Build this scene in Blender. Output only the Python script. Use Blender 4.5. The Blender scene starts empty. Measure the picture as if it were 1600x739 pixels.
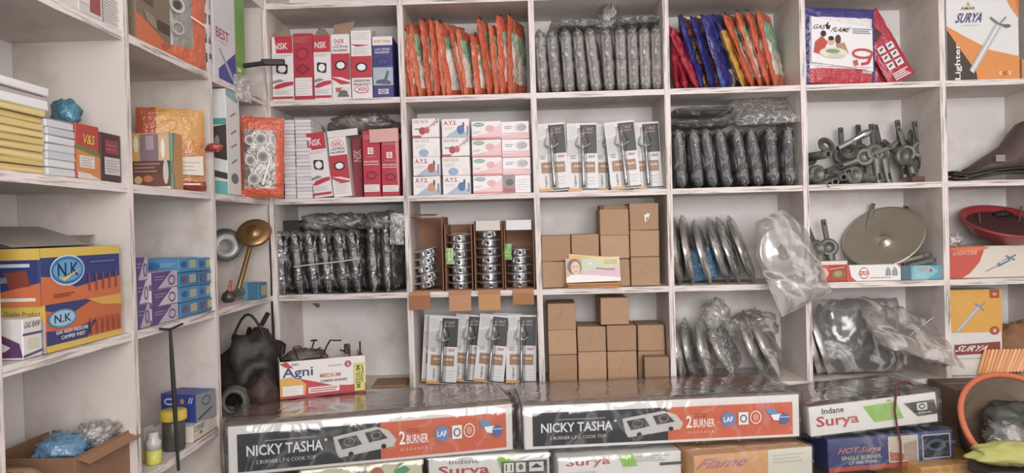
import bpy, math, random
from mathutils import Vector, Matrix, noise

# ------------------------------------------------------------------ camera, world, lights, exposure
SC = bpy.context.scene
COL = SC.collection
CAM = Vector((0, -2.3, 1.5))
FPX = 1125.15
YAW, PITCH, ROLL = (math.radians(a) for a in (-1.334, -0.643, -1.45))
FWD = Vector((math.sin(YAW)*math.cos(PITCH), math.cos(YAW)*math.cos(PITCH), math.sin(PITCH)))
_r0 = Vector((math.cos(YAW), -math.sin(YAW), 0))
_u0 = _r0.cross(FWD)
RIGHT = math.cos(ROLL)*_r0 + math.sin(ROLL)*_u0
UP = -math.sin(ROLL)*_r0 + math.cos(ROLL)*_u0
cd = bpy.data.cameras.new('camera')
cd.sensor_width = 36
cd.lens = FPX/1600*36
cam = bpy.data.objects.new('camera', cd)
m = Matrix((RIGHT, UP, -FWD)).transposed().to_4x4()
m.translation = CAM
cam.matrix_world = m
COL.objects.link(cam)
SC.camera = cam
SC.view_settings.view_transform = 'Standard'
SC.view_settings.look = 'None'
SC.view_settings.gamma = 1
SC.view_settings.use_curve_mapping = False
SC.view_settings.exposure = 0.06
SC.cycles.transparent_max_bounces = 48
SC.cycles.max_bounces = 8

w = bpy.data.worlds.new('world')
SC.world = w
w.use_nodes = True
bg = w.node_tree.nodes['Background']
bg.inputs[0].default_value = (.97, .985, .94, 1)
bg.inputs[1].default_value = .22

def area(name, loc, target, sx, sy, power, col):
    d = bpy.data.lights.new(name, 'AREA')
    d.shape = 'RECTANGLE'
    d.size, d.size_y, d.energy, d.color = sx, sy, power, col
    o = bpy.data.objects.new(name, d)
    o.location = loc
    o.rotation_euler = (Vector(target)-Vector(loc)).to_track_quat('-Z', 'Y').to_euler()
    COL.objects.link(o)
    return o
area('shopfront_daylight', (0.55, -2.95, 1.84), (1.1, 0, 1.72), 1.7, 1.1, 62, (1, .965, .957))
area('ceiling_tube_light', (0.25, -1.5, 2.82), (0.25, -.6, 1.6), 1.3, .06, 4, (1, .95, .93))

# ------------------------------------------------------------------ helpers
def ray(px, py):
    return RIGHT*((px-800)/FPX) + UP*((369.5-py)/FPX) + FWD
def WY(px, py, Y):
    d = ray(px, py); return CAM + d*((Y-CAM.y)/d.y)
def WX(px, py, X):
    d = ray(px, py); return CAM + d*((X-CAM.x)/d.x)
def WZ(px, py, Z):
    d = ray(px, py); return CAM + d*((Z-CAM.z)/d.z)

def lin(h):
    h = h.lstrip('#')
    if len(h) == 3: h = ''.join(c*2 for c in h)
    v = [int(h[i:i+2], 16)/255 for i in (0, 2, 4)]
    return [x/12.92 if x <= .04045 else ((x+.055)/1.055)**2.4 for x in v]

MATS = {}
def newmat(name):
    m = bpy.data.materials.new(name)
    m.use_nodes = True
    return m, m.node_tree.nodes, m.node_tree.links
def mat(col, rough=.5, metal=0., var=.07, coat=0., scale=35, bump=0.):
    k = (col, rough, metal, var, coat, scale, bump)
    if k in MATS: return MATS[k]
    m, n, l = newmat('surface_'+col.strip('#'))
    p = n['Principled BSDF']
    c = lin(col); g = .3*c[0]+.59*c[1]+.11*c[2]; c = [g+(x-g)*.86 for x in c]
    tc = n.new('ShaderNodeTexCoord')
    nz = n.new('ShaderNodeTexNoise'); nz.inputs['Scale'].default_value = scale; nz.inputs['Detail'].default_value = 4
    l.new(tc.outputs['Object'], nz.inputs['Vector'])
    mx = n.new('ShaderNodeMix'); mx.data_type = 'RGBA'
    mx.inputs[6].default_value = [x*(1-var) for x in c]+[1]
    mx.inputs[7].default_value = [min(1, x*(1+var)) for x in c]+[1]
    l.new(nz.outputs['Fac'], mx.inputs[0]); l.new(mx.outputs[2], p.inputs['Base Color'])
    p.inputs['Roughness'].default_value = rough
    p.inputs['Metallic'].default_value = metal
    p.inputs['Coat Weight'].default_value = coat
    p.inputs['Coat Roughness'].default_value = .12
    if bump:
        b = n.new('ShaderNodeBump'); b.inputs['Strength'].default_value = bump; b.inputs['Distance'].default_value = .011 if coat else .004
        l.new(nz.outputs['Fac'], b.inputs['Height']); l.new(b.outputs[0], p.inputs['Normal'])
        l.new(b.outputs[0], p.inputs['Coat Normal'])
    MATS[k] = m
    return m
def card(c): return mat(c, .42, 0, .04)
def plast(c): return mat(c, .3, 0, .12, .6, 42, 1.)
def foil(c): return mat(c, .32, .35, .12, .3, 40, .9)
def kraft(c='#b08d6b'): return mat(c, .75, 0, .1, 0, 60)

def worn(name, base, wear, sc, lo, hi, rough=.6):
    m, n, l = newmat(name)
    p = n['Principled BSDF']; p.inputs['Roughness'].default_value = rough
    tc = n.new('ShaderNodeTexCoord'); mp = n.new('ShaderNodeMapping'); mp.inputs['Scale'].default_value = sc
    nz = n.new('ShaderNodeTexNoise'); nz.inputs['Scale'].default_value = 1; nz.inputs['Detail'].default_value = 5; nz.inputs['Roughness'].default_value = .65
    rp = n.new('ShaderNodeValToRGB')
    rp.color_ramp.elements[0].position = lo; rp.color_ramp.elements[0].color = lin(wear)+[1]
    rp.color_ramp.elements[1].position = hi; rp.color_ramp.elements[1].color = lin(base)+[1]
    l.new(tc.outputs['Object'], mp.inputs['Vector']); l.new(mp.outputs[0], nz.inputs['Vector'])
    l.new(nz.outputs['Fac'], rp.inputs[0]); l.new(rp.outputs[0], p.inputs['Base Color'])
    b = n.new('ShaderNodeBump'); b.inputs['Strength'].default_value = .35; b.inputs['Distance'].default_value = .002
    l.new(nz.outputs['Fac'], b.inputs['Height']); l.new(b.outputs[0], p.inputs['Normal'])
    return m
M_BOARD = worn('painted_board', '#d3cbc4', '#aa9c90', (5, 5, 5), .2, .5)
M_EDGE_H = worn('worn_edge_along', '#e0d7d3', '#7d7168', (7, 7, 170), .34, .5)
M_EDGE_V = worn('worn_edge_upright', '#e0d7d3', '#7d7168', (170, 170, 7), .34, .5)
M_WALL = worn('whitewashed_plaster', '#e2dedc', '#bdb6ae', (3.5, 3.5, 3.5), .22, .48, .8)
M_FLOOR = worn('cement_floor', '#8d8882', '#6c6761', (4, 4, 4), .3, .6, .8)

def film(name, haze=.06, tint='#f7f7f5', gloss=3., scale=18, hz='#e6e4e2', rough=.13, bs=1., dist=.035):
    """clear film: thin, creased, whitish along its creases, glossy"""
    m, n, l = newmat(name)
    out = n['Material Output']; n.remove(n['Principled BSDF'])
    tc = n.new('ShaderNodeTexCoord')
    nz = n.new('ShaderNodeTexNoise'); nz.inputs['Scale'].default_value = scale; nz.inputs['Detail'].default_value = 3; nz.inputs['Distortion'].default_value = 1.2
    l.new(tc.outputs['Object'], nz.inputs['Vector'])
    sb = n.new('ShaderNodeMath'); sb.operation = 'SUBTRACT'; sb.inputs[1].default_value = .5; l.new(nz.outputs['Fac'], sb.inputs[0])
    ab = n.new('ShaderNodeMath'); ab.operation = 'ABSOLUTE'; l.new(sb.outputs[0], ab.inputs[0])
    b = n.new('ShaderNodeBump'); b.inputs['Strength'].default_value = bs; b.inputs['Distance'].default_value = dist
    l.new(ab.outputs[0], b.inputs['Height'])
    tr = n.new('ShaderNodeBsdfTransparent'); tr.inputs[0].default_value = lin(tint)+[1]
    df = n.new('ShaderNodeBsdfDiffuse'); df.inputs[0].default_value = lin(hz)+[1]
    gl = n.new('ShaderNodeBsdfAnisotropic'); gl.inputs['Roughness'].default_value = rough
    gl.inputs[0].default_value = (1, 1, 1, 1)
    l.new(b.outputs[0], gl.inputs['Normal'])
    fr = n.new('ShaderNodeFresnel'); fr.inputs[0].default_value = 1.45; l.new(b.outputs[0], fr.inputs['Normal'])
    mu = n.new('ShaderNodeMath'); mu.operation = 'MULTIPLY'; mu.use_clamp = True; mu.inputs[1].default_value = gloss
    l.new(fr.outputs[0], mu.inputs[0])
    mn = n.new('ShaderNodeMath'); mn.operation = 'MINIMUM'; mn.inputs[1].default_value = .55; l.new(mu.outputs[0], mn.inputs[0])
    mr = n.new('ShaderNodeMapRange'); mr.inputs[1].default_value = 0; mr.inputs[2].default_value = .05
    mr.inputs[3].default_value = min(1, haze*4+.08); mr.inputs[4].default_value = haze
    l.new(ab.outputs[0], mr.inputs[0])
    m1 = n.new('ShaderNodeMixShader'); l.new(mr.outputs[0], m1.inputs[0]); l.new(tr.outputs[0], m1.inputs[1]); l.new(df.outputs[0], m1.inputs[2])
    m2 = n.new('ShaderNodeMixShader'); l.new(mn.outputs[0], m2.inputs[0]); l.new(m1.outputs[0], m2.inputs[1]); l.new(gl.outputs[0], m2.inputs[2])
    l.new(m2.outputs[0], out.inputs['Surface'])
    return m
FILM = film('clear_plastic_film', .075, '#f7f7f5', 4.2, 13)
FILM_WRAP = film('taut_plastic_film', .012, '#fcfcfb', 1.6, 7, '#f0eeec', .12, .35, .02)
FILM_HAZY = film('hazy_plastic_film', .16, '#f2f1ef', 3.2, 24, '#d9d6d2', .18)
FILM_BAG = film('thin_plastic_bag', .15, '#f4f3f1', 2.2, 5, '#d6d3cf', .2, .5, .03)
FILM_SOFT = film('soft_hazy_bag', .26, '#e4e2df', 1.8, 7, '#96918c', .25, .5, .03)
BLISTER = film('clear_blister', .0, '#fdfdfd', .8, 6, '#ffffff', .06, .1, .005)

TXT = {}
def glyphs(s, bold=True):
    k = (s, bold)
    if k in TXT: return TXT[k]
    c = bpy.data.curves.new('lettering', 'FONT'); c.body = s; c.resolution_u = 2
    c.offset = .018 if bold else 0
    o = bpy.data.objects.new('lettering', c); COL.objects.link(o)
    dg = bpy.context.evaluated_depsgraph_get()
    me = bpy.data.meshes.new_from_object(o.evaluated_get(dg))
    v = [(p.co.x, p.co.y) for p in me.vertices]; f = [tuple(p.vertices) for p in me.polygons]
    bpy.data.objects.remove(o); bpy.data.curves.remove(c); bpy.data.meshes.remove(me)
    x0, x1 = min(a[0] for a in v), max(a[0] for a in v); y0, y1 = min(a[1] for a in v), max(a[1] for a in v)
    v = [((a-x0)/(x1-x0), (b-y0)/(y1-y0)) for a, b in v]
    TXT[k] = (v, f)
    return TXT[k]

class MB:
    def __init__(s): s.v, s.f, s.mi, s.sm, s.mats, s.n = [], [], [], [], [], 0
    def slot(s, m):
        if m not in s.mats: s.mats.append(m)
        return s.mats.index(m)
    def add(s, vs, fs, m, T=None, smooth=False):
        o = len(s.v)
        if T is not None: vs = [T @ Vector(v) for v in vs]
        s.v += [tuple(v) for v in vs]
        if callable(m):
            for i, f in enumerate(fs):
                s.f.append([a+o for a in f]); s.mi.append(s.slot(m(i))); s.sm.append(smooth)
        else:
            k = s.slot(m)
            for f in fs: s.f.append([a+o for a in f]); s.mi.append(k); s.sm.append(smooth)
        return s
    def box(s, c, d, m, T=None, b=.0015, jit=0, front=None):
        hx, hy, hz = (x/2 for x in d)
        b = min(b, hx*.45, hy*.45, hz*.45)
        vs, idx = [], {}
        for sx in (-1, 1):
            for sy in (-1, 1):
                for sz in (-1, 1):
                    j = [random.uniform(-jit, jit) for _ in range(3)] if jit else (0, 0, 0)
                    P = (c[0]+sx*hx+j[0], c[1]+sy*hy+j[1], c[2]+sz*hz+j[2])
                    for a in range(3):
                        q = [P[i]-(0 if i == a else b*(sx, sy, sz)[i]) for i in range(3)]
                        idx[(sx, sy, sz, a)] = len(vs); vs.append(q)
        fs = []
        for a in range(3):
            o1, o2 = (a+1) % 3, (a+2) % 3
            for sg in (-1, 1):
                q = []
                for p1, p2 in ((-1, -1), (1, -1), (1, 1), (-1, 1)):
                    k = [0, 0, 0]; k[a] = sg; k[o1] = p1; k[o2] = p2; q.append(idx[(*k, a)])
                fs.append(q if sg > 0 else q[::-1])
            for p1 in (-1, 1):
                for p2 in (-1, 1):
                    k0 = [0, 0, 0]; k0[o1] = p1; k0[o2] = p2
                    k1 = list(k0); k0[a] = -1; k1[a] = 1
                    q = [idx[(*k0, o1)], idx[(*k1, o1)], idx[(*k1, o2)], idx[(*k0, o2)]]
                    fs.append(q if p1*p2 < 0 else q[::-1])
        for sx in (-1, 1):
            for sy in (-1, 1):
                for sz in (-1, 1):
                    q = [idx[(sx, sy, sz, a)] for a in range(3)]
                    fs.append(q if sx*sy*sz > 0 else q[::-1])
        return s.add(vs, fs, m, T)
    def tube(s, pts, r, m, T=None, n=8, caps=True, closed=False):
        pts = [Vector(p) for p in pts]
        N = len(pts); rr = r if isinstance(r, (list, tuple)) else [r]*N
        vs, fs = [], []
        ref = None
        for i, p in enumerate(pts):
            if closed: t = pts[(i+1) % N]-pts[i-1]
            else: t = pts[min(i+1, N-1)]-pts[max(i-1, 0)]
            t.normalize()
            if ref is None: ref = t.orthogonal().normalized()
            ref = (ref-t*ref.dot(t)).normalized(); bi = t.cross(ref)
            for k in range(n):
                a = 2*math.pi*k/n
                vs.append(p+(ref*math.cos(a)+bi*math.sin(a))*rr[i])
        for i in range(N if closed else N-1):
            j = (i+1) % N
            for k in range(n):
                k2 = (k+1) % n
                fs.append([i*n+k, i*n+k2, j*n+k2, j*n+k])
        s.add(vs, fs, m, T, True)
        if caps and not closed:
            s.add(vs[:n], [list(range(n))[::-1]], m, T); s.add(vs[-n:], [list(range(n))], m, T)
        return s
    def lathe(s, prof, m, T=None, n=24):
        vs = []; fs = []; P = len(prof)
        for k in range(n):
            a = 2*math.pi*k/n
            for r, z in prof: vs.append((r*math.cos(a), r*math.sin(a), z))
        for k in range(n):
            k2 = (k+1) % n
            for i in range(P-1): fs.append([k*P+i, k2*P+i, k2*P+i+1, k*P+i+1])
        return s.add(vs, fs, m, T, True)
    def pouch(s, w, h, t, cf, T=None, seed=0, nx=12, nz=16, wr=.006, bend=0, pinch=0, top=0, sag=0, sq=3, nf=22):
        """pillow bag in the local XZ plane, thickness along Y; cf is a material or cf(u, v)"""
        off = Vector((seed*3.7, seed*1.3, seed*2.1))
        for sg in (-1, 1):
            vs, fs = [], []
            for j in range(nz+1):
                v = j/nz
                for i in range(nx+1):
                    u = i/nx*2-1
                    e = max(0, 1-abs(u)**sq)*max(0, 1-abs(2*v-1)**(sq+2))
                    th = t/2*e**.6
                    nn = noise.noise(Vector((u*w*nf, sg*2., v*h*nf))+off)
                    n2 = noise.noise(Vector((u*w*nf*2.3, sg*5., v*h*nf*2.3))+off)
                    x = u*w/2*(1-pinch*max(0, v-.7)/.3*.8-top*v) + .004*noise.noise(Vector((0, v*9, seed)))
                    y = sg*th+bend*(1-u*u)*4*v*(1-v) + (wr*nn+wr*.5*n2)*(.35+.65*e) - sag*v*v
                    z = v*h + wr*.8*noise.noise(Vector((u*w*nf, 9., seed)))*(1 if v > .5 else .4)
                    vs.append((x, y, z))
            for j in range(nz):
                for i in range(nx):
                    a = j*(nx+1)+i
                    q = [a, a+1, a+nx+2, a+nx+1]
                    fs.append(q if sg < 0 else q[::-1])
            if isinstance(cf, bpy.types.Material): mm = cf
            else:
                mm = lambda k, sg=sg: cf(((k % nx)+.5)/nx, (k//nx+.5)/nz)
            s.add(vs, fs, mm, T, True)
        return s
    def blob(s, rx, ry, rz, m, T=None, seed=0, amp=.2, nf=3., nu=22, nv=14, flat=True):
        vs, fs = [], []
        for j in range(nv+1):
            th = math.pi*j/nv
            for i in range(nu):
                ph = 2*math.pi*i/nu
                d = Vector((math.sin(th)*math.cos(ph), math.sin(th)*math.sin(ph), math.cos(th)))
                k = 1+amp*noise.noise(d*nf+Vector((seed, 0, 0)))+amp*.5*noise.noise(d*nf*2.4+Vector((0, seed, 0)))
                z = d.z*rz*k
                if flat: z = max(z, -rz*.8)
                vs.append((d.x*rx*k, d.y*ry*k, z))
        for j in range(nv):
            for i in range(nu):
                i2 = (i+1) % nu
                fs.append([j*nu+i, (j+1)*nu+i, (j+1)*nu+i2, j*nu+i2])
        return s.add(vs, fs, m, T, True)
    def build(s, name, parent=None):
        me = bpy.data.meshes.new(name)
        me.from_pydata(s.v, [], s.f)
        for m in s.mats: me.materials.append(m)
        me.polygons.foreach_set('material_index', s.mi)
        me.polygons.foreach_set('use_smooth', s.sm)
        me.update()
        o = bpy.data.objects.new(name, me); COL.objects.link(o)
        if parent: o.parent = parent
        return o

class Face:
    """a flat printed side: u runs right, v runs down, both 0..1"""
    def __init__(s, mb, o, du, dv, nrm): s.mb, s.o, s.du, s.dv, s.n, s.k = mb, Vector(o), Vector(du), Vector(dv), Vector(nrm), 0
    def at(s, u, v): return s.o+s.du*u+s.dv*v+s.n*(.00025*s.k+.0002)
    def p(s, pts, c, m=None):
        s.k += 1
        q = [s.at(u, v) for u, v in pts]
        nn = sum(((q[i]-q[0]).cross(q[(i+1) % len(q)]-q[0]) for i in range(len(q))), Vector())
        s.mb.add(q, [list(range(len(q)))] if nn.dot(s.n) > 0 else [list(range(len(q)))[::-1]], m or card(c)); return s
    def r(s, u0, v0, u1, v1, c, m=None): return s.p([(u0, v0), (u1, v0), (u1, v1), (u0, v1)], c, m)
    def e(s, cu, cv, ru, rv, c, a0=0, a1=360, n=22, m=None):
        return s.p([(cu+ru*math.cos(math.radians(a0+(a1-a0)*i/n)), cv+rv*math.sin(math.radians(a0+(a1-a0)*i/n))) for i in range(n + (a1-a0 < 360))], c, m)
    def t(s, txt, u0, v0, u1, v1, c, bold=True, rot=0, skew=0):
        s.k += 1
        vs, fs = glyphs(txt, bold)
        out = []
        for x, y in vs:
            x2 = x+skew*(y-.5)
            if rot == 0: a, b = x2, 1-y
            elif rot == 90: a, b = 1-y, 1-x2
            elif rot == -90: a, b = y, x2
            else: a, b = 1-x2, y
            out.append(s.at(u0+(u1-u0)*a, v0+(v1-v0)*b))
        q = fs[0]; nn = (out[q[1]]-out[q[0]]).cross(out[q[2]]-out[q[0]])
        s.mb.add(out, [list(f) if nn.dot(s.n) > 0 else list(f)[::-1] for f in fs], card(c)); return s
    def l(s, pts, wd, c):
        a = s.du.length; b = s.dv.length
        for (u0, v0), (u1, v1) in zip(pts, pts[1:]):
            dx, dy = (u1-u0)*a, (v1-v0)*b; L = math.hypot(dx, dy) or 1
            px, py = -dy/L*wd/2/a, dx/L*wd/2/b
            s.p([(u0+px, v0+py), (u1+px, v1+py), (u1-px, v1-py), (u0-px, v0-py)], c); s.k -= 1
        s.k += 1; return s
    def ring(s, cu, cv, ru, rv, wd, c, n=24):
        return s.l([(cu+ru*math.cos(2*math.pi*i/n), cv+rv*math.sin(2*math.pi*i/n)) for i in range(n+1)], wd, c)
    def lines(s, u0, v0, u1, v1, n, c, wd=.0008, rag=.3):
        for i in range(n):
            v = v0+(v1-v0)*(i+.5)/n
            s.l([(u0, v), (u1-(u1-u0)*rag*((i*37 % 10)/10), v)], wd, c)
        return s

def setp(o, label, cat, group=None):
    o['label'] = label; o['category'] = cat
    if group: o['group'] = group
    return o
def empty(name, label, cat, group=None):
    o = bpy.data.objects.new(name, None); COL.objects.link(o)
    return setp(o, label, cat, group)
def struct(o): o['kind'] = 'structure'; return o
def Rz(a): return Matrix.Rotation(math.radians(a), 4, 'Z')
def Ry(a): return Matrix.Rotation(math.radians(a), 4, 'Y')
def Rx(a): return Matrix.Rotation(math.radians(a), 4, 'X')
def Tr(*p): return Matrix.Translation(Vector(p))
def tree(o): return [o]+[d for c in o.children for d in tree(c)]
KIDS = {}
def pose(o, loc, rz=0, lean=0, tilt=0, base=None):
    """lean: top to the right; tilt: top away from the viewer; base: lowest point set down on this height"""
    R = Ry(lean) @ Rx(-tilt) @ Rz(rz)
    loc = Vector(loc)
    if base is not None:
        lo = min((R @ Vector(v.co)).z for d in tree(o) if d.type == 'MESH' for v in d.data.vertices)
        loc.z = base-lo+.0006
    o.matrix_world = Tr(*loc) @ R
    return o
def dup(o, label=None, parent=None):
    c = o.copy(); COL.objects.link(c)
    if parent: c.parent = parent
    elif label: c['label'] = label
    for ch in list(o.children): dup(ch, None, c)
    return c

class Box:
    def __init__(s, w, d, h, c, m=None, jit=.0, bev=.0015):
        s.w, s.d, s.h = w, d, h
        s.mb = MB(); s.mb.box((0, 0, h/2), (w, d, h), m or card(c), None, bev, jit)
        b = s.mb
        s.front = Face(b, (-w/2, -d/2, h), (w, 0, 0), (0, 0, -h), (0, -1, 0))
        s.right = Face(b, (w/2, -d/2, h), (0, d, 0), (0, 0, -h), (1, 0, 0))
        s.left = Face(b, (-w/2, d/2, h), (0, -d, 0), (0, 0, -h), (-1, 0, 0))
        s.top = Face(b, (-w/2, d/2, h), (w, 0, 0), (0, -d, 0), (0, 0, 1))
        s.loc = (0, 0, 0); s.kids = []
    def put(s, name, label, cat, group=None, rz=0, lean=0, tilt=0, base=None, loc=None):
        o = s.mb.build(name); setp(o, label, cat, group)
        for nm, k in s.kids: k.build(nm, o)
        pose(o, loc or s.loc, rz, lean, tilt, base)
        return o
def pxbox(x0, x1, yt, yb, Y, d, c, base=None, m=None, jit=0, bev=.0015):
    """a box standing with its front side at depth Y, seen at these photograph columns and rows"""
    ym = (yt+yb)/2; xm = (x0+x1)/2
    a, b = WY(x0, ym, Y), WY(x1, ym, Y)
    zt = WY(xm, yt, Y).z
    zb = base if base is not None else WY(xm, yb, Y).z
    B = Box(b.x-a.x, d, zt-zb, c, m, jit, bev)
    B.loc = ((a.x+b.x)/2, Y+d/2, zb)
    return B
ORD = 'topmost second third fourth fifth sixth seventh eighth ninth tenth eleventh twelfth thirteenth fourteenth fifteenth sixteenth seventeenth eighteenth nineteenth twentieth'.split() + ['twenty-first', 'twenty-second', 'twenty-third', 'twenty-fourth', 'twenty-fifth']
def nth(i, n, end='lowest'):
    return 'topmost' if i == 0 else end if i == n-1 else ORD[i]
LR = ['leftmost'] + ORD[1:]

# ------------------------------------------------------------------ room and shelving
LV = [1.5+z for z in (1.046, .7316, .4208, .1044, -.2055, -.5165, -.83, -1.15)]   # shelf heights, from the top down
LV = LV[0:]
ZT = lambda k: LV[k+1]+.0095     # top side of shelf k (0 = the highest one seen)
ZB = lambda k: LV[k+1]-.0095     # underside
PX = [-.826, -.390, .0275, .4505, .8793, 1.3132, 1.665]
LEANP = [.007, .004, .003, 0, .001, .001, 0]
XL, DEP, TH = -.832, .235, .018
def wallbox(name, x0, x1, y0, y1, z0, z1, m):
    return struct(MB().box(((x0+x1)/2, (y0+y1)/2, (z0+z1)/2), (x1-x0, y1-y0, z1-z0), m, None, .001).build(name))
wallbox('floor', -1.3, 2.3, -3.6, .5, -.1, 0, M_FLOOR)
wallbox('ceiling', -1.3, 2.3, -3.6, .5, 2.9, 3.0, M_WALL)
wallbox('wall_back', -1.3, 2.3, DEP, .5, 0, 2.9, M_WALL)
wallbox('wall_left', -1.3, XL-DEP, -3.6, DEP, 0, 2.9, M_WALL)
wallbox('wall_right', 2.1, 2.3, -3.6, DEP, 0, 2.9, M_WALL)

def board(name, parent, p0, p1, horizontal, depth_axis, edge, shear=0, seed=0):
    """board between two corners; its seen edge (toward -y or +x) is worn and a little ragged"""
    mb = MB(); n = 36
    x0, y0, z0 = p0; x1, y1, z1 = p1
    vs = []
    for i in range(n+1):
        t = i/n
        def j(k): return .0011*noise.noise(Vector((t*31+seed*7, k*5.3, seed)))
        if horizontal and depth_axis == 'y':
            x = x0+(x1-x0)*t
            vs += [(x, y0+j(0), z0+j(1)), (x, y0+j(2), z1+j(3)), (x, y1, z1), (x, y1, z0)]
        elif horizontal:
            y = y0+(y1-y0)*t
            vs += [(x1+j(0), y, z0+j(1)), (x1+j(2), y, z1+j(3)), (x0, y, z1), (x0, y, z0)]
        elif depth_axis == 'y':
            z = z0+(z1-z0)*t; s = shear*(z-1.75)/.46
            vs += [(x1-s+j(0), y0+j(1), z), (x0-s+j(2), y0+j(3), z), (x0-s, y1, z), (x1-s, y1, z)]
        else:
            z = z0+(z1-z0)*t
            vs += [(x1+j(0), y1+j(1), z), (x1+j(2), y0+j(3), z), (x0, y0, z), (x0, y1, z)]
    fs = [[0, 3, 2, 1], [n*4+k for k in range(4)]]
    for i in range(n):
        for k in range(4):
            k2 = (k+1) % 4
            fs.append([i*4+k, i*4+k2, i*4+4+k2, i*4+4+k])
    mb.add(vs, fs, lambda i: edge if (i >= 2 and (i-2) % 4 == 0) else M_BOARD)
    o = mb.build(name, parent)
    return o
unit = empty('shelving_unit', 'white worn-edged open pigeonhole shelving along the back wall', 'shelving')
for i, x in enumerate(PX):
    board('upright', unit, (x-TH/2, -.0012, .0), (x+TH/2, DEP-.001, 2.75), False, 'y', M_EDGE_V, LEANP[i], i)
for k, z in enumerate(LV):
    board('shelf_board', unit, (PX[0]-TH/2, 0, z-TH/2), (PX[-1]+TH/2, DEP-.001, z+TH/2), True, 'y', M_EDGE_H, 0, 20+k)
lunit = empty('shelving_unit', 'white worn-edged open shelving along the left wall, running toward the viewer', 'shelving')
YL = [-.41, -.809, -1.2, -1.6]
for i, y in enumerate([-.011]+YL):
    board('upright', lunit, (XL-DEP+.001, y-TH/2, .0), (XL+(.0012 if i else -.003), y+TH/2, 2.75), False, 'x', M_EDGE_V, 0, 40+i)
for k, z in enumerate(LV):
    board('shelf_board', lunit, (XL-DEP+.001, YL[-1]-.01, z-TH/2), (XL-.0005, -.002, z+TH/2), True, 'x', M_EDGE_H, 0, 50+k)

# ================================================================== top row, back shelving (standing on shelf 1)
RED, WHT, BLK, GRY, NAVY = '#c3283f', '#e6e0e0', '#2b2a2c', '#8e8a8a', '#3b3a78'
S1, S2, S3, S4 = ZT(1), ZT(2), ZT(3), ZT(4)
def ring_art(F, cu, cv, ru, rv, sq=True):
    if sq:
        F.p([(cu-ru, cv-rv*.75), (cu-ru*.75, cv-rv), (cu+ru*.85, cv-rv*.8), (cu+ru, cv-rv*.5), (cu+ru*.9, cv+rv*.8), (cu+ru*.6, cv+rv), (cu-ru*.8, cv+rv*.75), (cu-ru, cv+rv*.4)], '#3a3638')
    else: F.e(cu, cv, ru, rv, '#3a3638')
    F.e(cu, cv, ru*.68, rv*.68, '#ece8e8')
def art_white(F):
    F.r(0, 0, 1, .26, RED); F.t('NSK', .1, .1, .78, .2, WHT)
    F.lines(.06, .28, .95, .33, 2, '#8a8488', .001)
    ring_art(F, .48, .5, .28, .085)
    F.p([(0, .69), (.35, .66), (.6, .69), (0, .73)], '#8f8b8d')
    F.p([(.02, .8), (.2, .745), (.6, .71), (1, .7), (1, .75), (.6, .78), (.25, .81)], RED)
    F.lines(.1, .83, .9, .9, 4, '#a8a2a6', .0008)
    F.r(0, .93, 1, .965, RED)
def art_oval(F, photo=True):
    F.e(.5, .11, .36, .065, RED); F.e(.5, .11, .33, .056, '#eee9e9'); F.t('NSK', .25, .075, .75, .145, RED)
    F.t('L.P.G. STOVE', .1, .18, .9, .215, '#4a4448'); F.t('PAN SUPPORT', .1, .235, .9, .27, '#4a4448')
    F.p([(0, .3), (1, .3), (1, .71), (.5, .66), (0, .65)], RED)
    ring_art(F, .5, .48, .32, .075, False)
    F.p([(0, .655), (.5, .7), (1, .745), (1, .76), (.5, .77), (0, .68)], RED)
    if photo:
        F.r(.2, .82, .95, .96, '#ded4ce'); F.p([(.2, .82), (.6, .82), (.25, .9)], '#c8553d'); F.e(.62, .9, .22, .04, '#54504e'); F.p([(.3, .96), (.4, .86), (.7, .86), (.95, .96)], '#6d6a68')
    else: F.lines(.1, .72, .9, .95, 7, '#9a9296')
def art_red(F):
    F.lines(.05, .05, .9, .14, 3, '#b98a6a', .002)
    F.ring(.45, .3, .32, .085, .003, '#8c1d30'); F.r(.14, .46, .8, .6, '#b02038'); F.ring(.47, .53, .3, .07, .004, '#8c1d30', 4)
    F.r(.06, .66, .94, .93, WHT); F.lines(.1, .68, .9, .92, 6, '#9a9296')
def flap(B, x0, x1, y, hgt, slant, c='#a98c72', back=True):
    k = MB(); z = B.h-.001; y -= .062; hgt *= 1.25
    q = [(x0, y, z), (x1, y, z), (x1-slant, y+(.02 if back else -.02), z+hgt), (x0+slant*.3, y+(.02 if back else -.02), z+hgt*.8)]
    q2 = [(a, b+.0012, c2) for a, b, c2 in q]
    k.add(q+q2, [[0, 1, 2, 3], [7, 6, 5, 4], [0, 4, 5, 1], [1, 5, 6, 2], [2, 6, 7, 3], [3, 7, 4, 0]], kraft(c))
    B.kids.append(('top_flap', k))
g = 'burner pan support cartons on the top shelf'
def nskbox(x0, x1, yt, yb, art, c, label, kind=0, **k):
    B = pxbox(x0, x1, yt, yb, .02, .185, c, S1, None, .0008)
    art(B.front)
    return B
B = nskbox(425, 458, 57, 156, art_white, WHT, ''); flap(B, -.03, .03, -.02, .03, .02, '#9b8471'); flap(B, -.032, .034, .07, .035, .0, '#d8d0c8')
B.put('carton', 'white and red carton with burner ring, leftmost of the top shelf row', 'box', g)
B = nskbox(459, 489, 52, 156, art_red, '#b92a40', ''); flap(B, -.03, .03, .0, .018, .0, '#ddd2c8')
B.put('carton', 'all-red carton with pale info panel, second in the top shelf row', 'box', g)
B = nskbox(490, 517, 55, 156, art_white, WHT, ''); flap(B, -.026, .026, -.02, .032, .03, '#8f7c6c')
B.put('carton', 'white and red carton with burner ring, third in the top shelf row', 'box', g)
B = nskbox(518, 547, 53, 156, art_oval, WHT, ''); flap(B, -.025, .026, -.01, .042, -.015, '#a5876b')
B.put('carton', 'carton with oval red emblem and tan raised flap in the top shelf row', 'box', g)
B = nskbox(549, 581, 47, 156, lambda F: None, WHT, '')
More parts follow.
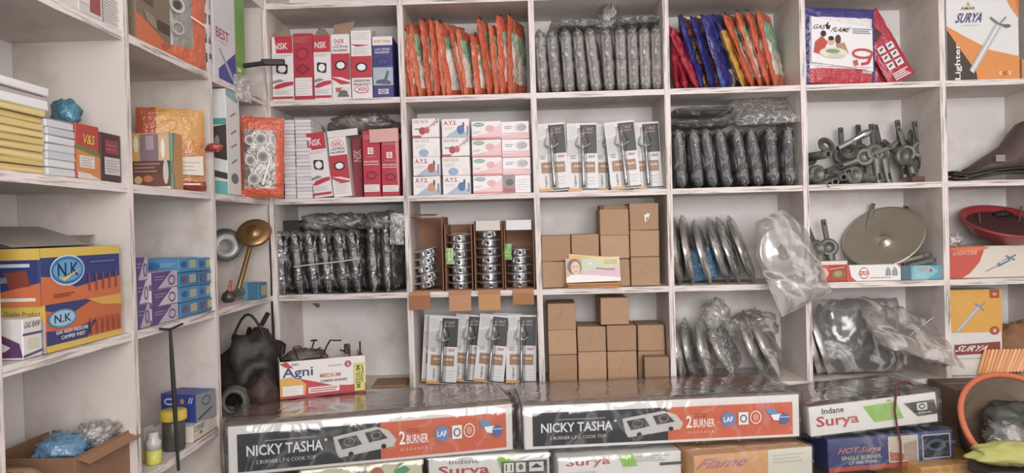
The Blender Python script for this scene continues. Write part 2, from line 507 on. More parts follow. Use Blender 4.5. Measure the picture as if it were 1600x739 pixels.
F = B.front
F.lines(.1, .03, .9, .14, 4, '#a39a9e'); F.p([(0, .2), (.4, .21), (.9, .22), (.3, .24)], RED); F.lines(.1, .25, .9, .36, 4, '#a39a9e')
F.r(0, .38, 1, .69, RED); ring_art(F, .5, .54, .3, .07, False)
F.t('L.P.G. STOVE', .1, .77, .9, .8, '#4a4448', rot=180); F.t('PAN SUPPORT', .1, .72, .9, .75, '#4a4448', rot=180)
F.e(.5, .86, .36, .055, RED); F.e(.5, .86, .33, .047, '#eee9e9'); F.t('NSK', .25, .83, .75, .89, RED, rot=180)
flap(B, -.03, .03, .05, .02, .0, '#b9aba0')
B.put('carton', 'tall white and red carton standing upside down beside the purple carton', 'box', g)
B = nskbox(583, 614, 57, 156, lambda F: None, '#4b4688', '')
F = B.front
F.r(0, 0, 1, .14, WHT); F.t('NICKY TASHA', .08, .055, .9, .1, '#c46a4c'); F.t('L.P.G. STOVE', .12, .19, .85, .225, WHT); F.t('PAN SUPPORT', .12, .24, .85, .275, WHT)
F.ring(.5, .4, .34, .06, .003, '#353070'); F.r(0, .5, 1, .79, '#a7b4c4'); F.p([(.1, .76), (.2, .7), (.55, .69), (.7, .55), (.8, .57), (.7, .7), (.9, .74), (.85, .78)], '#5d6670')
F.r(.25, .85, .75, .93, WHT); F.ring(.5, .89, .2, .03, .002, '#2c2a50'); F.t('NSK', .34, .87, .66, .91, '#2c2a50', skew=.2)
B.put('carton', 'purple carton with grey burner picture at the right end of the row', 'box', g)

# black flat-ended rod sticking out past the corner post
mb = MB(); a, b = WY(350, 107, -.2), WY(411, 99, -.11)
mb.tube([a, a.lerp(b, .5), b], .0075, mat('#26231f', .4), None, 10)
o = mb.build('rod'); setp(o, 'dark rod with flat black end poking out past the corner post', 'rod')
p = MB(); c = WY(442, 96, -.08); p.box((0, 0, 0), ((c-b).length+.01, .012, .02), mat('#1f1d1c', .45), Tr(*((b+c)/2)) @ Ry(-2) @ Rz(16), .003); p.build('flat_end', o)

# ---- orange hose pouches
OR, OR2, GRN, PALE = '#cc5a36', '#d27048', '#8fae93', '#d9cdbd'
def orange_cf(seed):
    r = random.Random(seed)
    a, b2, e = r.uniform(.76, .88), r.uniform(.08, .18), r.uniform(.05, .2)
    def cf(u, v):
        if v > a or v < b2 or u < e or u > .93: return plast(OR if (int(u*7)+seed) % 3 else OR2)
        if v > .62-.3*u+.1*math.sin(seed): return plast('#8fb896' if seed % 2 else '#a9bfa2')
        if u < e+.12: return plast('#e2d7ca')
        return plast('#c9b9a2' if (seed+int(u*5)) % 2 else '#dcd3c6')
    return cf
def tie(mb_parent, x, z):
    k = MB(); k.box((x, 0, z), (.007, .006, .012), mat('#1d1a19', .5), None, .002); k.build('black_tie', mb_parent)
g = 'orange hose pouches in the top shelf row'
gx = [632, 645, 652, 668, 686, 690, 704, 716, 732, 738, 758, 771, 784, 797, 812]
gl = [0, -7, -8, -9, -5, -3, -4, -8, -10, -6, -3, -7, -4, -2, 0]
gh = [.235, .255, .245, .23, .25, .25, .245, .245, .225, .215, .2, .25, .23, .255, .255]
WORD = ['leftmost', 'second', 'third', 'fourth', 'fifth', 'sixth', 'seventh', 'eighth', 'ninth', 'tenth', 'eleventh', 'twelfth', 'thirteenth', 'fourteenth', 'rightmost']
for i, (x, l_, h) in enumerate(zip(gx, gl, gh)):
    mb = MB(); mb.pouch(.16, h, .028, orange_cf(i), None, i+1, 16, 24, .009, bend=.006*math.sin(i*2.3), nf=34)
    o = mb.build('hose_pouch'); setp(o, f'orange and green plastic pouch, {WORD[i]} of those packed side by side', 'pouch', g)
    if i in (1, 4, 5, 7, 10, 11, 13, 14): tie(o, -.05, h+.003)
    P = WY(x, 140, .085); P.x = max(-.337, min(-.026, P.x+.012))
    pose(o, (P.x, .09, 0), (66, 58, 70)[i % 3], l_, 0, S1)

# ---- pan supports in clear wrap
def frame_mesh(s, c, th=.02, bw=.02):
    mb = MB(); h = s/2; mt = mat(c, .55, .2, .15)
    for (x, z, dx, dz) in ((-h+bw/2, s/2, bw, s), (h-bw/2, s/2, bw, s), (0, bw/2, s, bw), (0, s-bw/2, s, bw)):
        mb.box((x, 0, z), (dx, th, dz), mt, None, .004)
    for k in range(4):
        a = math.radians(45+90*k); ca, sa = math.cos(a), math.sin(a)
        mb.box((ca*h*.72, -.006, s/2+sa*h*.72), (h*.7, th*.8, .012), mt, Tr(ca*h*.72, 0, s/2+sa*h*.72) @ Ry(-math.degrees(a)) @ Tr(-ca*h*.72, 0, -s/2-sa*h*.72), .003)
    return mb
def wrapped(name, label, group, s, c, fm, seed, th=.022, pad=.012, h=None, wr=.006):
    o = empty(name, label, 'pan support', group)
    frame_mesh(s, c, th).build('frame', o)
    w = MB(); w.pouch(s+pad*2.2, (h or s)+pad*2.6, th+pad*1.1, fm, Tr(0, 0, -pad*.7), seed, 16, 20, wr, nf=24, sq=9)
    w.build('plastic_wrap', o)
    return o
g = 'pan supports in clear wrap in the top shelf row'
gx = [853, 873, 893, 913, 934, 954, 973, 991, 1009, 1026]
gl = [-2, -4, -3, -4, -6, -3, -1, -1, -1, 0]
WORD11 = WORD[:9]+['rightmost']
for i, (x, l_) in enumerate(zip(gx, gl)):
    o = wrapped('pan_support', f'grey pan support in crinkled clear plastic, {WORD11[i]} in the upright row', g, .19, '#8d8885' if i % 2 else '#9a9592', FILM_HAZY, i+31, .03, .007, None, .004)
    P = WY(x, 130, .1)
    pose(o, (P.x+.002, .115, 0), 81 + (i*7) % 7, l_, 0, S1)
zt = S1+.214
for (x0, x1, y, nm, cl, sd) in ((868, 936, 30, 'long flat grey bagged piece lying across the upright wrapped row', '#8b8684', 3), (962, 1030, 36, 'crumpled clear bag lying over the right half of the wrapped row', '#76706d', 5)):
    a, b = WY(x0, y, .05), WY(x1, y, .05)
    o = empty('pan_support', nm, 'pan support', None)
    k = MB(); k.box((0, 0, .007), (b.x-a.x-.02, .12, .012), mat(cl, .4, .4), None, .004); k.build('frame', o)
    k = MB(); k.pouch(b.x-a.x+.04, .17, .03, FILM_HAZY, Tr(0, -.085, .012) @ Rx(-90), sd, 14, 14, .007); k.build('plastic_wrap', o)
    pose(o, ((a.x+b.x)/2, .11, 0), 3, 0, 0, zt)
k = MB(); k.blob(.03, .03, .04, FILM_HAZY, None, 4, .9, 2.6, 20, 12); o = k.build('plastic_scrap'); setp(o, 'small twisted tuft of clear plastic sticking up between the wrapped pieces', 'plastic')
P = WY(950, 30, .05); pose(o, (P.x, .07, 0), 0, 10, 0, zt-.004)

# ---- coloured pouches
g = 'coloured hose pouches leaning in the top shelf row'
def cf_red(u, v): return plast('#a81c35' if (int(v*9)+int(u*4)) % 4 else '#c2304a') if not (v < .1 and u > .4) else plast('#d9d5da')
def cf_blue(u, v):
    if .3 < v < .5 and u > .55: return plast('#d7d3d6')
    if v < .22 and u > .3: return plast('#5c5378' if (int(u*9)) % 3 else '#cfcad0')
    return plast('#2f2f78' if (int(u*8+v*3)) % 4 else '#3f4c9c')
def cf_fire(u, v):
    if u < .2: return plast('#2f2f78')
    if v > .8: return plast('#8a4630')
    return plast(('#b9552e', '#d9c9a8', '#d0a03a', '#7c2f38')[(int(v*11)+int(u*3)) % 4])
def cf_yel(u, v): return plast('#c99a30' if u < .72 else '#5a2a30') if v < .85 else plast('#3a2f66')
def mkpouch(label, px, w, h, t, cf, rz, lean, seed, y=.09, tlt=0, wr=.006, tie_=None, grp=g, bend=.004):
    mb = MB(); mb.pouch(w, h, t*1.2, cf, None, seed, 18, 26, wr*1.4, bend=bend, nf=32)
    o = mb.build('hose_pouch'); setp(o, label, 'pouch', grp)
    if tie_ is not None: tie(o, tie_, h+.002)
    P = WY(px, 140, y); pose(o, (max(.503, min(.835, P.x)), y, 0), rz, lean, tlt, S1); return o
mkpouch('narrow red pouch pressed against the post beside the grey wrapped row', 1062, .15, .2, .022, cf_red, 70, -3, 61)
mkpouch('red pouch sagging to the right, second from the post', 1077, .15, .215, .022, cf_red, 66, -14, 62)
mkpouch('red pouch slumped low in front of the blue ones', 1096, .14, .2, .022, cf_red, 60, -25, 63, .07)
mkpouch('blue and flame-coloured pouch with brown tip behind the red pouches', 1104, .16, .25, .024, cf_fire, 62, -16, 64, .1, 0, .007, -.03)
mkpouch('dark blue pouch with orange photo strip beside the big blue one', 1124, .16, .245, .024, cf_fire, 56, -15, 65, .1)
mkpouch('large shiny dark blue pouch in the middle of the coloured pouches', 1150, .17, .245, .026, cf_blue, 42, -15, 66, .08, 0, .008)
mkpouch('yellow edged pouch squeezed between the blue and orange pouches', 1168, .15, .225, .022, cf_yel, 60, -20, 67, .075)
for i, (x, l_, lab) in enumerate(((1183, -20, 'orange pouch with green corner directly right of the yellow one'), (1196, -17, 'orange pouch with torn top, second right of the yellow one'), (1208, -15, 'tall orange pouch with pointed top near the right post'), (1220, -12, 'rightmost orange pouch whose corner sticks out past the shelf edge'))):
    mkpouch(lab, x, .17, .25, .024, orange_cf(50+i), 58, l_, 70+i, .085, 0, .006, -.05 if i < 3 else None)
# ---- large white picture pouch and two red ones behind it
mb = MB(); pc = plast
mb.pouch(.226, .245, .022, lambda u, v: pc('#3b3a80') if v > .86 or u < .05 or u > .95 else pc('#c22c3c') if v < .2-.05*u else pc('#dfdcde'), None, 81, 20, 22, .0025)
F = Face(mb, (-.113, -.0155, .245), (.226, 0, 0), (0, 0, -.245), (0, -1, 0))
F.p([(.05, .14), (.3, .19), (.93, .27), (.94, .85), (.5, .79), (.05, .75)], '#e3e1e3')
F.t('GAS', .08, .25, .25, .31, '#3a3a40', skew=.2); F.p([(.27, .31), (.25, .26), (.3, .2), (.29, .26), (.33, .25), (.31, .31)], '#2e2b30'); F.t('FLAME', .35, .28, .6, .34, '#3a3a40', skew=.2)
F.lines(.64, .28, .92, .36, 3, '#7c7a86', .003, .2)
F.p([(.08, .62), (.1, .48), (.2, .4), (.28, .48), (.2, .65)], '#c04a3c'); F.e(.22, .37, .04, .04, '#3f2f2a')
F.e(.33, .47, .05, .05, '#d8a888'); F.e(.33, .43, .04, .03, '#33261f'); F.e(.43, .44, .04, .06, '#5a3a2a'); F.p([(.4, .5), (.52, .48), (.58, .62), (.42, .6)], '#b08868')
F.e(.36, .62, .2, .07, '#d8d4c4'); F.e(.35, .6, .1, .03, '#7f9a74'); F.e(.4, .66, .12, .03, '#c9c4ae')
F.ring(.78, .62, .14, .055, .007, '#c23c34'); F.l([(.9, .64), (.86, .74), (.76, .76)], .009, '#c23c34'); F.p([(.64, .72), (.7, .7), (.72, .77), (.66, .79)], '#b5603a')
F.lines(.1, .79, .9, .95, 6, '#d65a62', .0012, .1)
o = mb.build('hose_pouch'); setp(o, 'large white picture pouch with navy top and red foot, facing outward', 'pouch')
P = WY(1314, 70, .02); pose(o, (P.x, .03, 0), 4, 2.5, 4, S1)
for i, (x, l_, lab) in enumerate(((1378, -28, 'red pouch leaning behind the white picture pouch, upper one'), (1392, -27, 'red pouch with white icon squares leaning against the white picture pouch'))):
    mb = MB(); mb.pouch(.09, .25, .016, plast('#bb2a44'), None, 84+i, 10, 18, .002)
    F = Face(mb, (-.045, -.012, .25), (.09, 0, 0), (0, 0, -.25), (0, -1, 0))
    if i:
        for a in range(2):
            for b_ in range(3): F.r(.18+.34*a, .48+.12*b_, .44+.34*a, .57+.12*b_, '#ddd6d8'); F.l([(.24+.34*a, .53+.12*b_), (.38+.34*a, .51+.12*b_)], .006, '#4c4448')
        F.lines(.2, .86, .8, .97, 4, '#e4d5d8', .004); F.p([(.2, .3), (.5, .22), (.6, .34), (.3, .4)], '#5e2a34')
    o = mb.build('hose_pouch'); setp(o, lab, 'pouch')
    P = WY(x, 120, .1); pose(o, (P.x+.03, .12-.035*i, 0), 0, l_, 3, S1)
# ---- lighter display carton
B = pxbox(1479, 1592, -14, 121, .02, .08, '#d9d9d8', S1)
F = B.front
F.e(.3, .04, 0.001, .001, '#d9d9d8')
F.p([(0, .38), (.25, .5), (.6, .66), (1, .74), (1, 1), (0, 1)], '#dd8a3c'); F.p([(0, .42), (.4, .9), (.42, 1), (0, 1)], '#4a3f3a')
F.p([(.78, 0), (1, 0), (1, .32), (.88, .18)], '#dd8a3c'); F.p([(.93, 0), (1, 0), (1, .3)], '#c87a34')
F.t('AMAR', .2, .17, .4, .205, '#8a7444'); F.p([(.28, .16), (.3, .11), (.33, .16)], '#c89a4c'); F.t('SURYA', .14, .24, .5, .35, '#46427e', skew=.15); F.lines(.22, .375, .45, .385, 1, '#8c8a9c', .001, 0)
F.t('Lighter', .1, .58, .2, .985, '#e6e2de', rot=90)
F.p([(.3, .88), (.36, .92), (.76, .4), (.68, .36)], '#b9b9bb'); F.l([(.33, .9), (.72, .38)], .004, '#e8e8ea'); F.l([(.6, .3), (.72, .38), (.84, .4)], .007, '#77767a'); F.e(.83, .4, .05, .02, '#6a686c'); F.l([(.72, .38), (.82, .3)], .005, '#8c8b90')
F.t('S', .7, .905, .745, .945, '#efe2d0'); F.t('G', .765, .905, .81, .945, '#8a5a34'); F.t('S', .83, .905, .875, .945, '#efe2d0')
B.put('display_carton', 'big white, orange and brown lighter carton at the top right', 'box')
# pale orange edge of a parcel near the corner
B = pxbox(1597, 1625, 92, 122, .03, .1, '#c98a62', S1); B.put('carton', 'small tan carton half cut off behind the big lighter carton', 'box')

# ================================================================== second row (standing on shelf 2)
for j, (x0, x1) in enumerate(((443, 461), (462, 487))):
    n = 22; z = S2; hh = (WY(460, 187, .02).z-S2)/n
    wrd = ('left', 'right')[j]
    for i in range(n):
        B = pxbox(x0, x1, 200, 300, .02+random.uniform(-.002, .002), .17, '#e2dee0' if (i+j) % 3 else '#d6d2d6', S2, None, .0004, .001)
        B.h = hh; B.mb = MB(); B.mb.box((0, 0, (hh-.0006)/2), (B.w-.001, .17, hh-.0006), card('#e2dee0' if (i+j) % 3 else '#d2ced2'), None, .0012, .0003)
        o = B.mb.build('flat_carton'); setp(o, f'thin white carton, {nth(n-1-i, n)} of the {wrd} narrow white stack beside the orange pouch', 'box', f'thin white cartons in the {wrd} narrow stack')
        pose(o, (B.loc[0]+random.uniform(-.001, .001), B.loc[1], 0), 0, 0, 0, z); z += hh
g = 'burner pan support cartons on the second shelf'
B = pxbox(490, 518, 208, 311, .02, .16, WHT, S2, None, .0008); art_white(B.front)
flap(B, -.028, .02, .0, .035, .01, '#a39890'); B.put('carton', 'leaning white and red carton beside the striped white stacks', 'box', g, lean=-6, base=S2)
B = pxbox(521, 549, 215, 311, .03, .15, WHT, S2, None, .0008); art_oval(B.front, False)
k = MB(); k.box((.02, -.07, B.h+.012), (.1, .002, .022), card('#dedad8'), None, .0006); B.kids.append(('top_flap', k)); B.put('carton', 'leaning carton with oval red emblem and torn white top flap', 'box', g, lean=-5, base=S2)
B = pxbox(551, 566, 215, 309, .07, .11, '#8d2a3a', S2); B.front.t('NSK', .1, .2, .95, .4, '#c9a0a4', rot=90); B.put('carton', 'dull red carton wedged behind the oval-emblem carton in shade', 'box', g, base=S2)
for i, (x0, x1, yt) in enumerate(((567, 594, 204), (596, 624, 214))):
    B = pxbox(x0, x1, yt, 311, .02, .17, '#bf2740', S2, None, .0008); F = B.front
    F.r(.3, .26, .62, .36, '#e6dcdc'); F.t('G', .38, .275, .54, .345, '#bf2740'); F.lines(.2, .39, .8, .41, 1, '#e0b0b6', .001); F.lines(.1, .07, .9, .14, 3, '#d8a0a4', .0015)
    F.t('PAN SUPPORT', .08, .46, .92, .49, '#eadcdc'); F.r(.05, .51, .95, .525, '#e0b0b6'); F.ring(.5, .68, .3, .06, .004, '#7e1828', 5)
    F.r(.06, .82, .94, .93, WHT); F.lines(.1, .83, .9, .92, 4, '#9a8e92')
    if i: F.p([(.8, .1), (1, .0), (1, .9), (.9, .8)], '#d98a94')
    B.put('carton', f'red pan support carton, {("left", "right")[i]} one under the pink card', 'box', g, base=S2)
a, b = WY(577, 206, .01), WY(622, 206, .01); zr = S2+max(WY(580, 204, .02).z-S2, 0)
mb = MB(); mb.box((0, 0, 0), (.094, .0015, .042), card('#d8a49c'), None, .0005); mb.box((0, .06, .021), (.094, .12, .0015), card('#d08d8c'), None, .0005)
o = mb.build('folded_card'); setp(o, 'pink folded card lying over the tops of two red cartons', 'card'); pose(o, ((a.x+b.x)/2, .012, zr-.018), 0, -2)
mb = MB(); mb.blob(.115, .075, .036, FILM_SOFT, None, 9, .3, 2., 34, 20)
o = mb.build('plastic_bag'); setp(o, 'crumpled translucent bag lying on top of the leaning cartons', 'plastic bag'); P = WY(566, 190, .1); pose(o, (P.x, .115, zr+.002), 0, 0, 0, zr+.004)

# ---- sixteen small white boxes
g = 'small white valve cartons stacked on the second shelf'
cols = ((645, 688), (690, 734), (736, 783), (784.5, 829))
art16 = [['R', 'A', 'G', 'P'], ['L', 'R2', 'G', 'P'], ['A2', 'L', 'G', 'P'], ['A3', 'A', 'G', 'D']]
rows = ['top', 'second', 'third', 'bottom']
rz_ = [0, 1, 0, -1]
for c_, (x0, x1) in enumerate(cols):
    ztop = WY((x0+x1)/2, 185 if c_ < 2 else 189, .02).z; hh = (ztop-S2)/4; z = S2
    for r_ in (3, 2, 1, 0):
        B = pxbox(x0, x1, 200, 250, .02+.003*((r_+c_) % 2), .1, '#e8e2e2', S2)
        B2 = Box(B.w-.0015, .1, hh-.001, '#e8e2e2', None, .0005); B2.loc = (B.loc[0]+.002*((r_*3+c_) % 3-1), B.loc[1], z); F = B2.front; k = art16[r_][c_]
        if k[0] == 'A':
            F.p([(.1, 1), (.5, .6), (.95, .75), (1, 1)], '#a9b4c6'); F.t('A.Y.S.', .08, .1, .55, .34, '#b93a48')
            F.e(.68, .6, .14, .24, {'A': '#3f6fa8', 'A2': '#b9504a', 'A3': '#cf8a72'}[k]); F.e(.78, .35, .04, .16, '#55565e'); F.r(.9, .4, .97, .9, '#7e86a0'); F.lines(.1, .45, .45, .6, 2, '#b0a6aa', .001)
        elif k[0] == 'R':
            F.t('GAS VALVE', .06, .08, .6, .25, '#b98c8c'); F.l([(.1, .55), (.3, .55)], .003, '#4a4648'); F.e(.38, .66, .12, .2, '#b03a44'); F.e(.55, .62, .1, .18, '#c2565c'); F.l([(.55, .55), (.78, .3)], .004, '#d0888a'); F.e(.82, .28, .05, .12, '#c99')
            F.r(0, .9, .34, 1, '#c23a44'); F.ring(.92, .15, .03, .1, .002, '#555')
        elif k == 'L':
            F.t('GAS VALVE', .06, .08, .6, .25, '#c9a0a4'); F.e(.4, .8, .18, .2, '#93a8cc'); F.lines(.1, .35, .5, .55, 3, '#c0b6ba', .001); F.ring(.85, .75, .07, .14, .001, '#c0b0b4')
        elif k == 'G':
            F.p([(0, 1), (0, .85), (.5, .7), (1, .15), (1, 1)], '#e6bcbc'); F.e(.24, .2, .19, .11, '#6f9a86'); F.l([(.1, .2), (.38, .2)], .003, '#b9d0c4'); F.e(.62, .42, .15, .18, '#dca6a8'); F.lines(.06, .55, .3, .7, 2, '#b0a6aa', .0015); F.r(0, .9, 1, 1, '#d98488')
        elif k == 'P':
            F.lines(.12, .25, .42, .45, 2, '#9a9aa2', .003); F.e(.72, .36, .17, .16, '#a6a6b0'); F.ring(.7, .36, .2, .2, .0012, '#77777f'); F.r(0, .66, 1, .7, '#d0a6b4'); F.p([(0, .78), (1, .7), (1, 1), (0, 1)], '#e2b2b4')
        else:
            F.r(0, 0, .45, 1, '#8f8486'); F.e(.25, .4, .14, .2, '#5d4c50'); F.r(0, .75, .45, 1, '#b04a50'); F.lines(.52, .2, .95, .9, 5, '#96969a', .001)
        B2.put('small_carton', f'small white carton, {rows[r_]} row of its block, {("far left", "second", "third", "far right")[c_]} column', 'box', g, rz_[(r_+c_) % 4], base=z)
        z += hh

# ---- blister-packed lighters
def blister(label, group, h=.222, w=.098):
    o = empty('lighter_pack', label, 'lighter', group)
    k = MB(); k.box((0, .0, h/2), (w, .0016, h), card('#d6d4d4'), None, .0006)
    F = Face(k, (-w/2, -.0008, h), (w, 0, 0), (0, 0, -h), (0, -1, 0))
    F.r(.44, .03, .98, .45, '#37353a'); F.p([(.04, .05), (.3, .03), (.36, .16), (.08, .22)], '#c9c7c8'); F.p([(.02, .25), (.4, .2), (.4, .45), (.02, .5)], '#bdbcbe')
    F.t('GAS', .52, .07, .86, .115, '#9b9699', skew=.15); F.t('lighter', .52, .125, .88, .165, '#c28c5a', skew=.15)
    F.lines(.1, .47, .3, .53, 3, '#6a6a70', .0015); F.t('365', .68, .475, .9, .515, '#b03a44', skew=.15)
    F.r(.12, .575, .9, .73, '#98714c'); F.t('Nicky Tasha', .2, .615, .86, .66, '#e6d8c4', skew=.15); F.lines(.3, .68, .7, .7, 1, '#d0b898', .001)
    F.t('Lighter', .2, .76, .29, .93, '#77757a', rot=90); F.lines(.62, .78, .92, .92, 3, '#a9a7aa', .001)
    F.r(.0, .955, .45, 1, '#c99a4c'); F.r(.45, .965, 1, .985, '#3c3a3c')
    k.build('backing_card', o)
    s = mat('#9a999b', .3, .85, .06)
    k = MB(); T = Tr(.0, -.012, 0)
    k.lathe([(0, .012), (.0058, .012), (.0062, .02), (.0062, .095), (.005, .1), (.0048, .135), (.0062, .137), (.0062, .15), (.0042, .152), (.0042, .172), (0, .173)], s, T, 12)
    gl_ = k.build('gas_lighter', o)
    k = MB(); k.tube([(-.022, -.012, .152), (-.012, -.0125, .143), (.012, -.0125, .143), (.022, -.012, .152)], .0028, s, None, 8); k.build('trigger', gl_)
    k = MB(); bw, bh = .014, .2
    vs, fs = [], []; nx, nz = 8, 16
    for j in range(nz+1):
        for i in range(nx+1):
            u, v = i/nx*2-1, j/nz*2-1
            e = (1-abs(u)**4)*(1-abs(v)**10)
            wd = bw*(1+.9*max(0, 1-abs(v-.52)*5))
            vs.append((u*wd, -.0012-.021*e**.6, .006+bh*(v+1)/2))
    for j in range(nz):
        for i in range(nx): a = j*(nx+1)+i; fs.append([a, a+1, a+nx+2, a+nx+1])
    k.add(vs, fs, BLISTER, None, True); k.build('blister', o)
    return o
proto = blister('blister-packed gas lighter, leftmost on the second shelf', 'lighter packs on the second shelf')
spots = [(866, -3, .028, None), (911, 0, .03, 'blister-packed gas lighter, second from left on the second shelf'), (952, 1, .075, 'blister-packed gas lighter mostly hidden behind its right neighbour, second shelf'),
         (978, -4.5, .035, 'blister-packed gas lighter, third full one from left, second shelf'), (1012, -2, .06, 'blister-packed gas lighter, rightmost on the second shelf')]
for i, (x, l_, y, lab) in enumerate(spots):
    o = proto if i == 0 else dup(proto, lab)
    P = WY(x, 260, y); pose(o, (P.x, y, 0), 0, l_, 4, S2)
proto2 = dup(proto, 'blister-packed gas lighter, leftmost and half hidden, below the steel cap cartons'); proto2['group'] = 'lighter packs on the lower shelf'
sp = [(680, 4, .08, None), (688, 4, .045, 'blister-packed gas lighter, first full one from left on the lower shelf'), (726, 6, .062, 'blister-packed gas lighter overlapped by its left neighbour, lower shelf'),
      (762, 7, .04, 'blister-packed gas lighter leaning most to the right, lower shelf'), (789, 3, .085, 'blister-packed gas lighter hidden between two others, lower shelf'), (813, 2, .04, 'blister-packed gas lighter, rightmost and nearest the post, lower shelf')]
for i, (x, l_, y, lab) in enumerate(sp):
    o = proto2 if i == 0 else dup(proto2, lab)
    P = WY(x, 550, y); pose(o, (P.x, y, 0), 0, l_, 3, S4)

# ---- black wrapped pan supports, second shelf
g = 'black pan supports in wrap on the second shelf'
gx = [1067, 1090, 1113, 1137, 1160, 1183, 1208, 1233]
gl = [-3, -5, -7, -8, -8, -8, -4, -1]
W9 = ['leftmost'] + WORD[1:7] + ['rightmost']
for i, (x, l_) in enumerate(zip(gx, gl)):
    o = wrapped('pan_support', f'black pan support in crinkled plastic, {W9[i]} in the second-shelf upright row', g, .172, '#3a3b3f', FILM, i+101, .034, .007, None, .005)
    P = WY(x, 240, .06); pose(o, (P.x, .1, 0), 80 + (i*5) % 7, l_, 0, S2)
zt = S2+.192
a, b = WY(1050, 190, .04), WY(1148, 190, .04)
for j, (hh, lab, dx) in enumerate(((.026, 'flat wrapped black pan support lying across the upright row, lower of two', 0), (.03, 'flat black pan support on top of another near the shelf above', .002))):
    o = empty('pan_support', lab, 'pan support')
    k = MB(); k.box((0, 0, hh/2), (b.x-a.x-.016, .13, hh*.5), mat('#222225', .5, .2), None, .004); k.box((0, -.02, hh/2), (b.x-a.x-.05, .13, hh*.2), mat('#3c3b3c', .5), None, .003); k.build('frame', o)
    k = MB(); k.pouch(b.x-a.x+.002, .165, hh*1.1, FILM_HAZY if not j else FILM, Tr(0, -.082, hh/2) @ Rx(-90), 110+j, 16, 14, .004); k.build('plastic_wrap', o)
    pose(o, ((a.x+b.x)/2+dx, .1, 0), 0, 0, 0, zt); zt += hh+.012
o = empty('pan_support', 'round black pan in a rolled clear bag over the right end of the black row', 'pan support')
k = MB(); k.lathe([(0, -.006), (.07, -.006), (.088, .002), (.09, .008), (.084, .009), (.068, .001), (.0, .001)], mat('#242224', .35, .3), None, 30); k.build('pan', o)
k = MB(); k.pouch(.21, .16, .05, FILM_HAZY, Tr(0, -.09, -.004) @ Rx(-68), 121, 18, 14, .006); k.build('plastic_bag', o)
P = WY(1200, 190, .03); pose(o, (P.x, .1, 0), 0, -2, -14, S2+.19)

# ---- cast burners, second shelf
CAST = mat('#77786f', .5, .55, .18, 0, 50, .3); CAST_D = mat('#5d5e58', .55, .5, .2, 0, 50, .3)
SLOT = mat('#2a2926', .8)
def burner(label, stem=.07, tubel=.075):
    o = empty('cast_burner', label, 'burner', 'cast metal burners heaped on the second shelf')
    k = MB(); k.lathe([(0, -.011), (.026, -.011), (.031, -.006), (.031, .006), (.027, .011), (.017, .012), (.015, .004), (0, .004)], CAST, Tr(0, 0, tubel+.028) @ Rx(90), 22); k.build('burner_head', o)
    k = MB(); k.tube([(0, 0, 0), (0, 0, tubel*.5), (.001, 0, tubel+.005)], [.012, .0125, .016], CAST, None, 14)
    k.box((0, -.0118, .022), (.009, .003, .022), SLOT, None, .001); k.build('mixing_tube', o)
    k = MB(); k.box((0, 0, tubel+.055+stem/2), (.016, .011, stem), CAST_D, None, .002); k.box((0, -.0056, tubel+.055+stem*.8), (.005, .001, .012), SLOT, None, .0003); k.build('stem', o)
    return o
b0 = burner('x')
sp = [(1317, 1, .16, -5, 'cast burner with tall stem at far left of the heap', 0), (1346, 0, .175, 4, 'cast burner with stem standing behind the bright chrome tube', .01), (1372, -3, .09, 2, 'cast burner in front whose round head shows an oval hole', .0),
      (1388, -9, .1, 12, 'cast burner with slotted tube right of the round holed head', -.002), (1413, -3, .16, -14, 'cast burner with the thickest upright stem, right part of the heap', .02), (1430, -13, .13, -20, 'cast burner leaning against the right partition with slotted foot', 0), (1447, -7, .12, -8, 'rightmost cast burner of the heap, its slot facing out', .01)]
for i, (x, l_, y, rz, lab, up) in enumerate(sp):
    o = b0 if i == 0 else dup(b0, lab); o['label'] = lab
    P = WY(x, 250, y); pose(o, (P.x, y, 0), rz, l_, 6, S2+max(0, up))
def pipe(label, px, py, y, l, r, rz, tilt, m=CAST, grp='open-ended metal pipes at the foot of the heap'):
    mb = MB(); n = 16
    mb.lathe([(r*.68, .002), (r*.68, l-.004), (r*.68, l), (r, l), (r, 0), (r*.68, 0), (r*.68, .03)], m, Rx(-90), n)
    mb.lathe([(0, l*.5), (r*.68, l*.5)], SLOT, Rx(-90), n)
    o = mb.build('metal_pipe'); setp(o, label, 'pipe', grp)
    P = WY(px, py, y); o.matrix_world = Tr(*P) @ Rz(rz) @ Rx(tilt); return o
for a in ((1297, 288, .0, .12, .0115, 8, 2, 'lowest open pipe end poking over the shelf edge', 1), (1306, 284, .02, .12, .012, 3, 2, 'open pipe end just right of the lowest one', 1), (1319, 277, .035, .12, .0115, -3, 1, 'open pipe end in the middle of the lower pipe cluster', 1),
          (1326, 269, .05, .12, .0125, -8, 0, 'topmost open pipe end of the lower cluster', 1), (1295, 241, .03, .11, .0125, 10, 0, 'open pipe end lying higher, left of the chrome tube', 1), (1284, 241, .06, .11, .011, 20, 0, 'darker pipe end beside the higher open pipe', 0)):
    pipe(a[7], a[0], a[1], a[2], a[3], a[4], a[5], a[6], CAST if a[8] else CAST_D)
CHROME = mat('#c9c9cb', .12, 1, .03)
mb = MB(); a, b = WY(1309, 232, .05), WY(1360, 205, .07)
mb.tube([a, a.lerp(b, .1), a.lerp(b, .72), a.lerp(b, .74), a.lerp(b, .9), b], [.0085, .009, .009, .012, .012, .008], CHROME, None, 14)
o = mb.build('chrome_tube'); setp(o, 'bright chrome tube lying diagonally across the burner heap', 'tube')
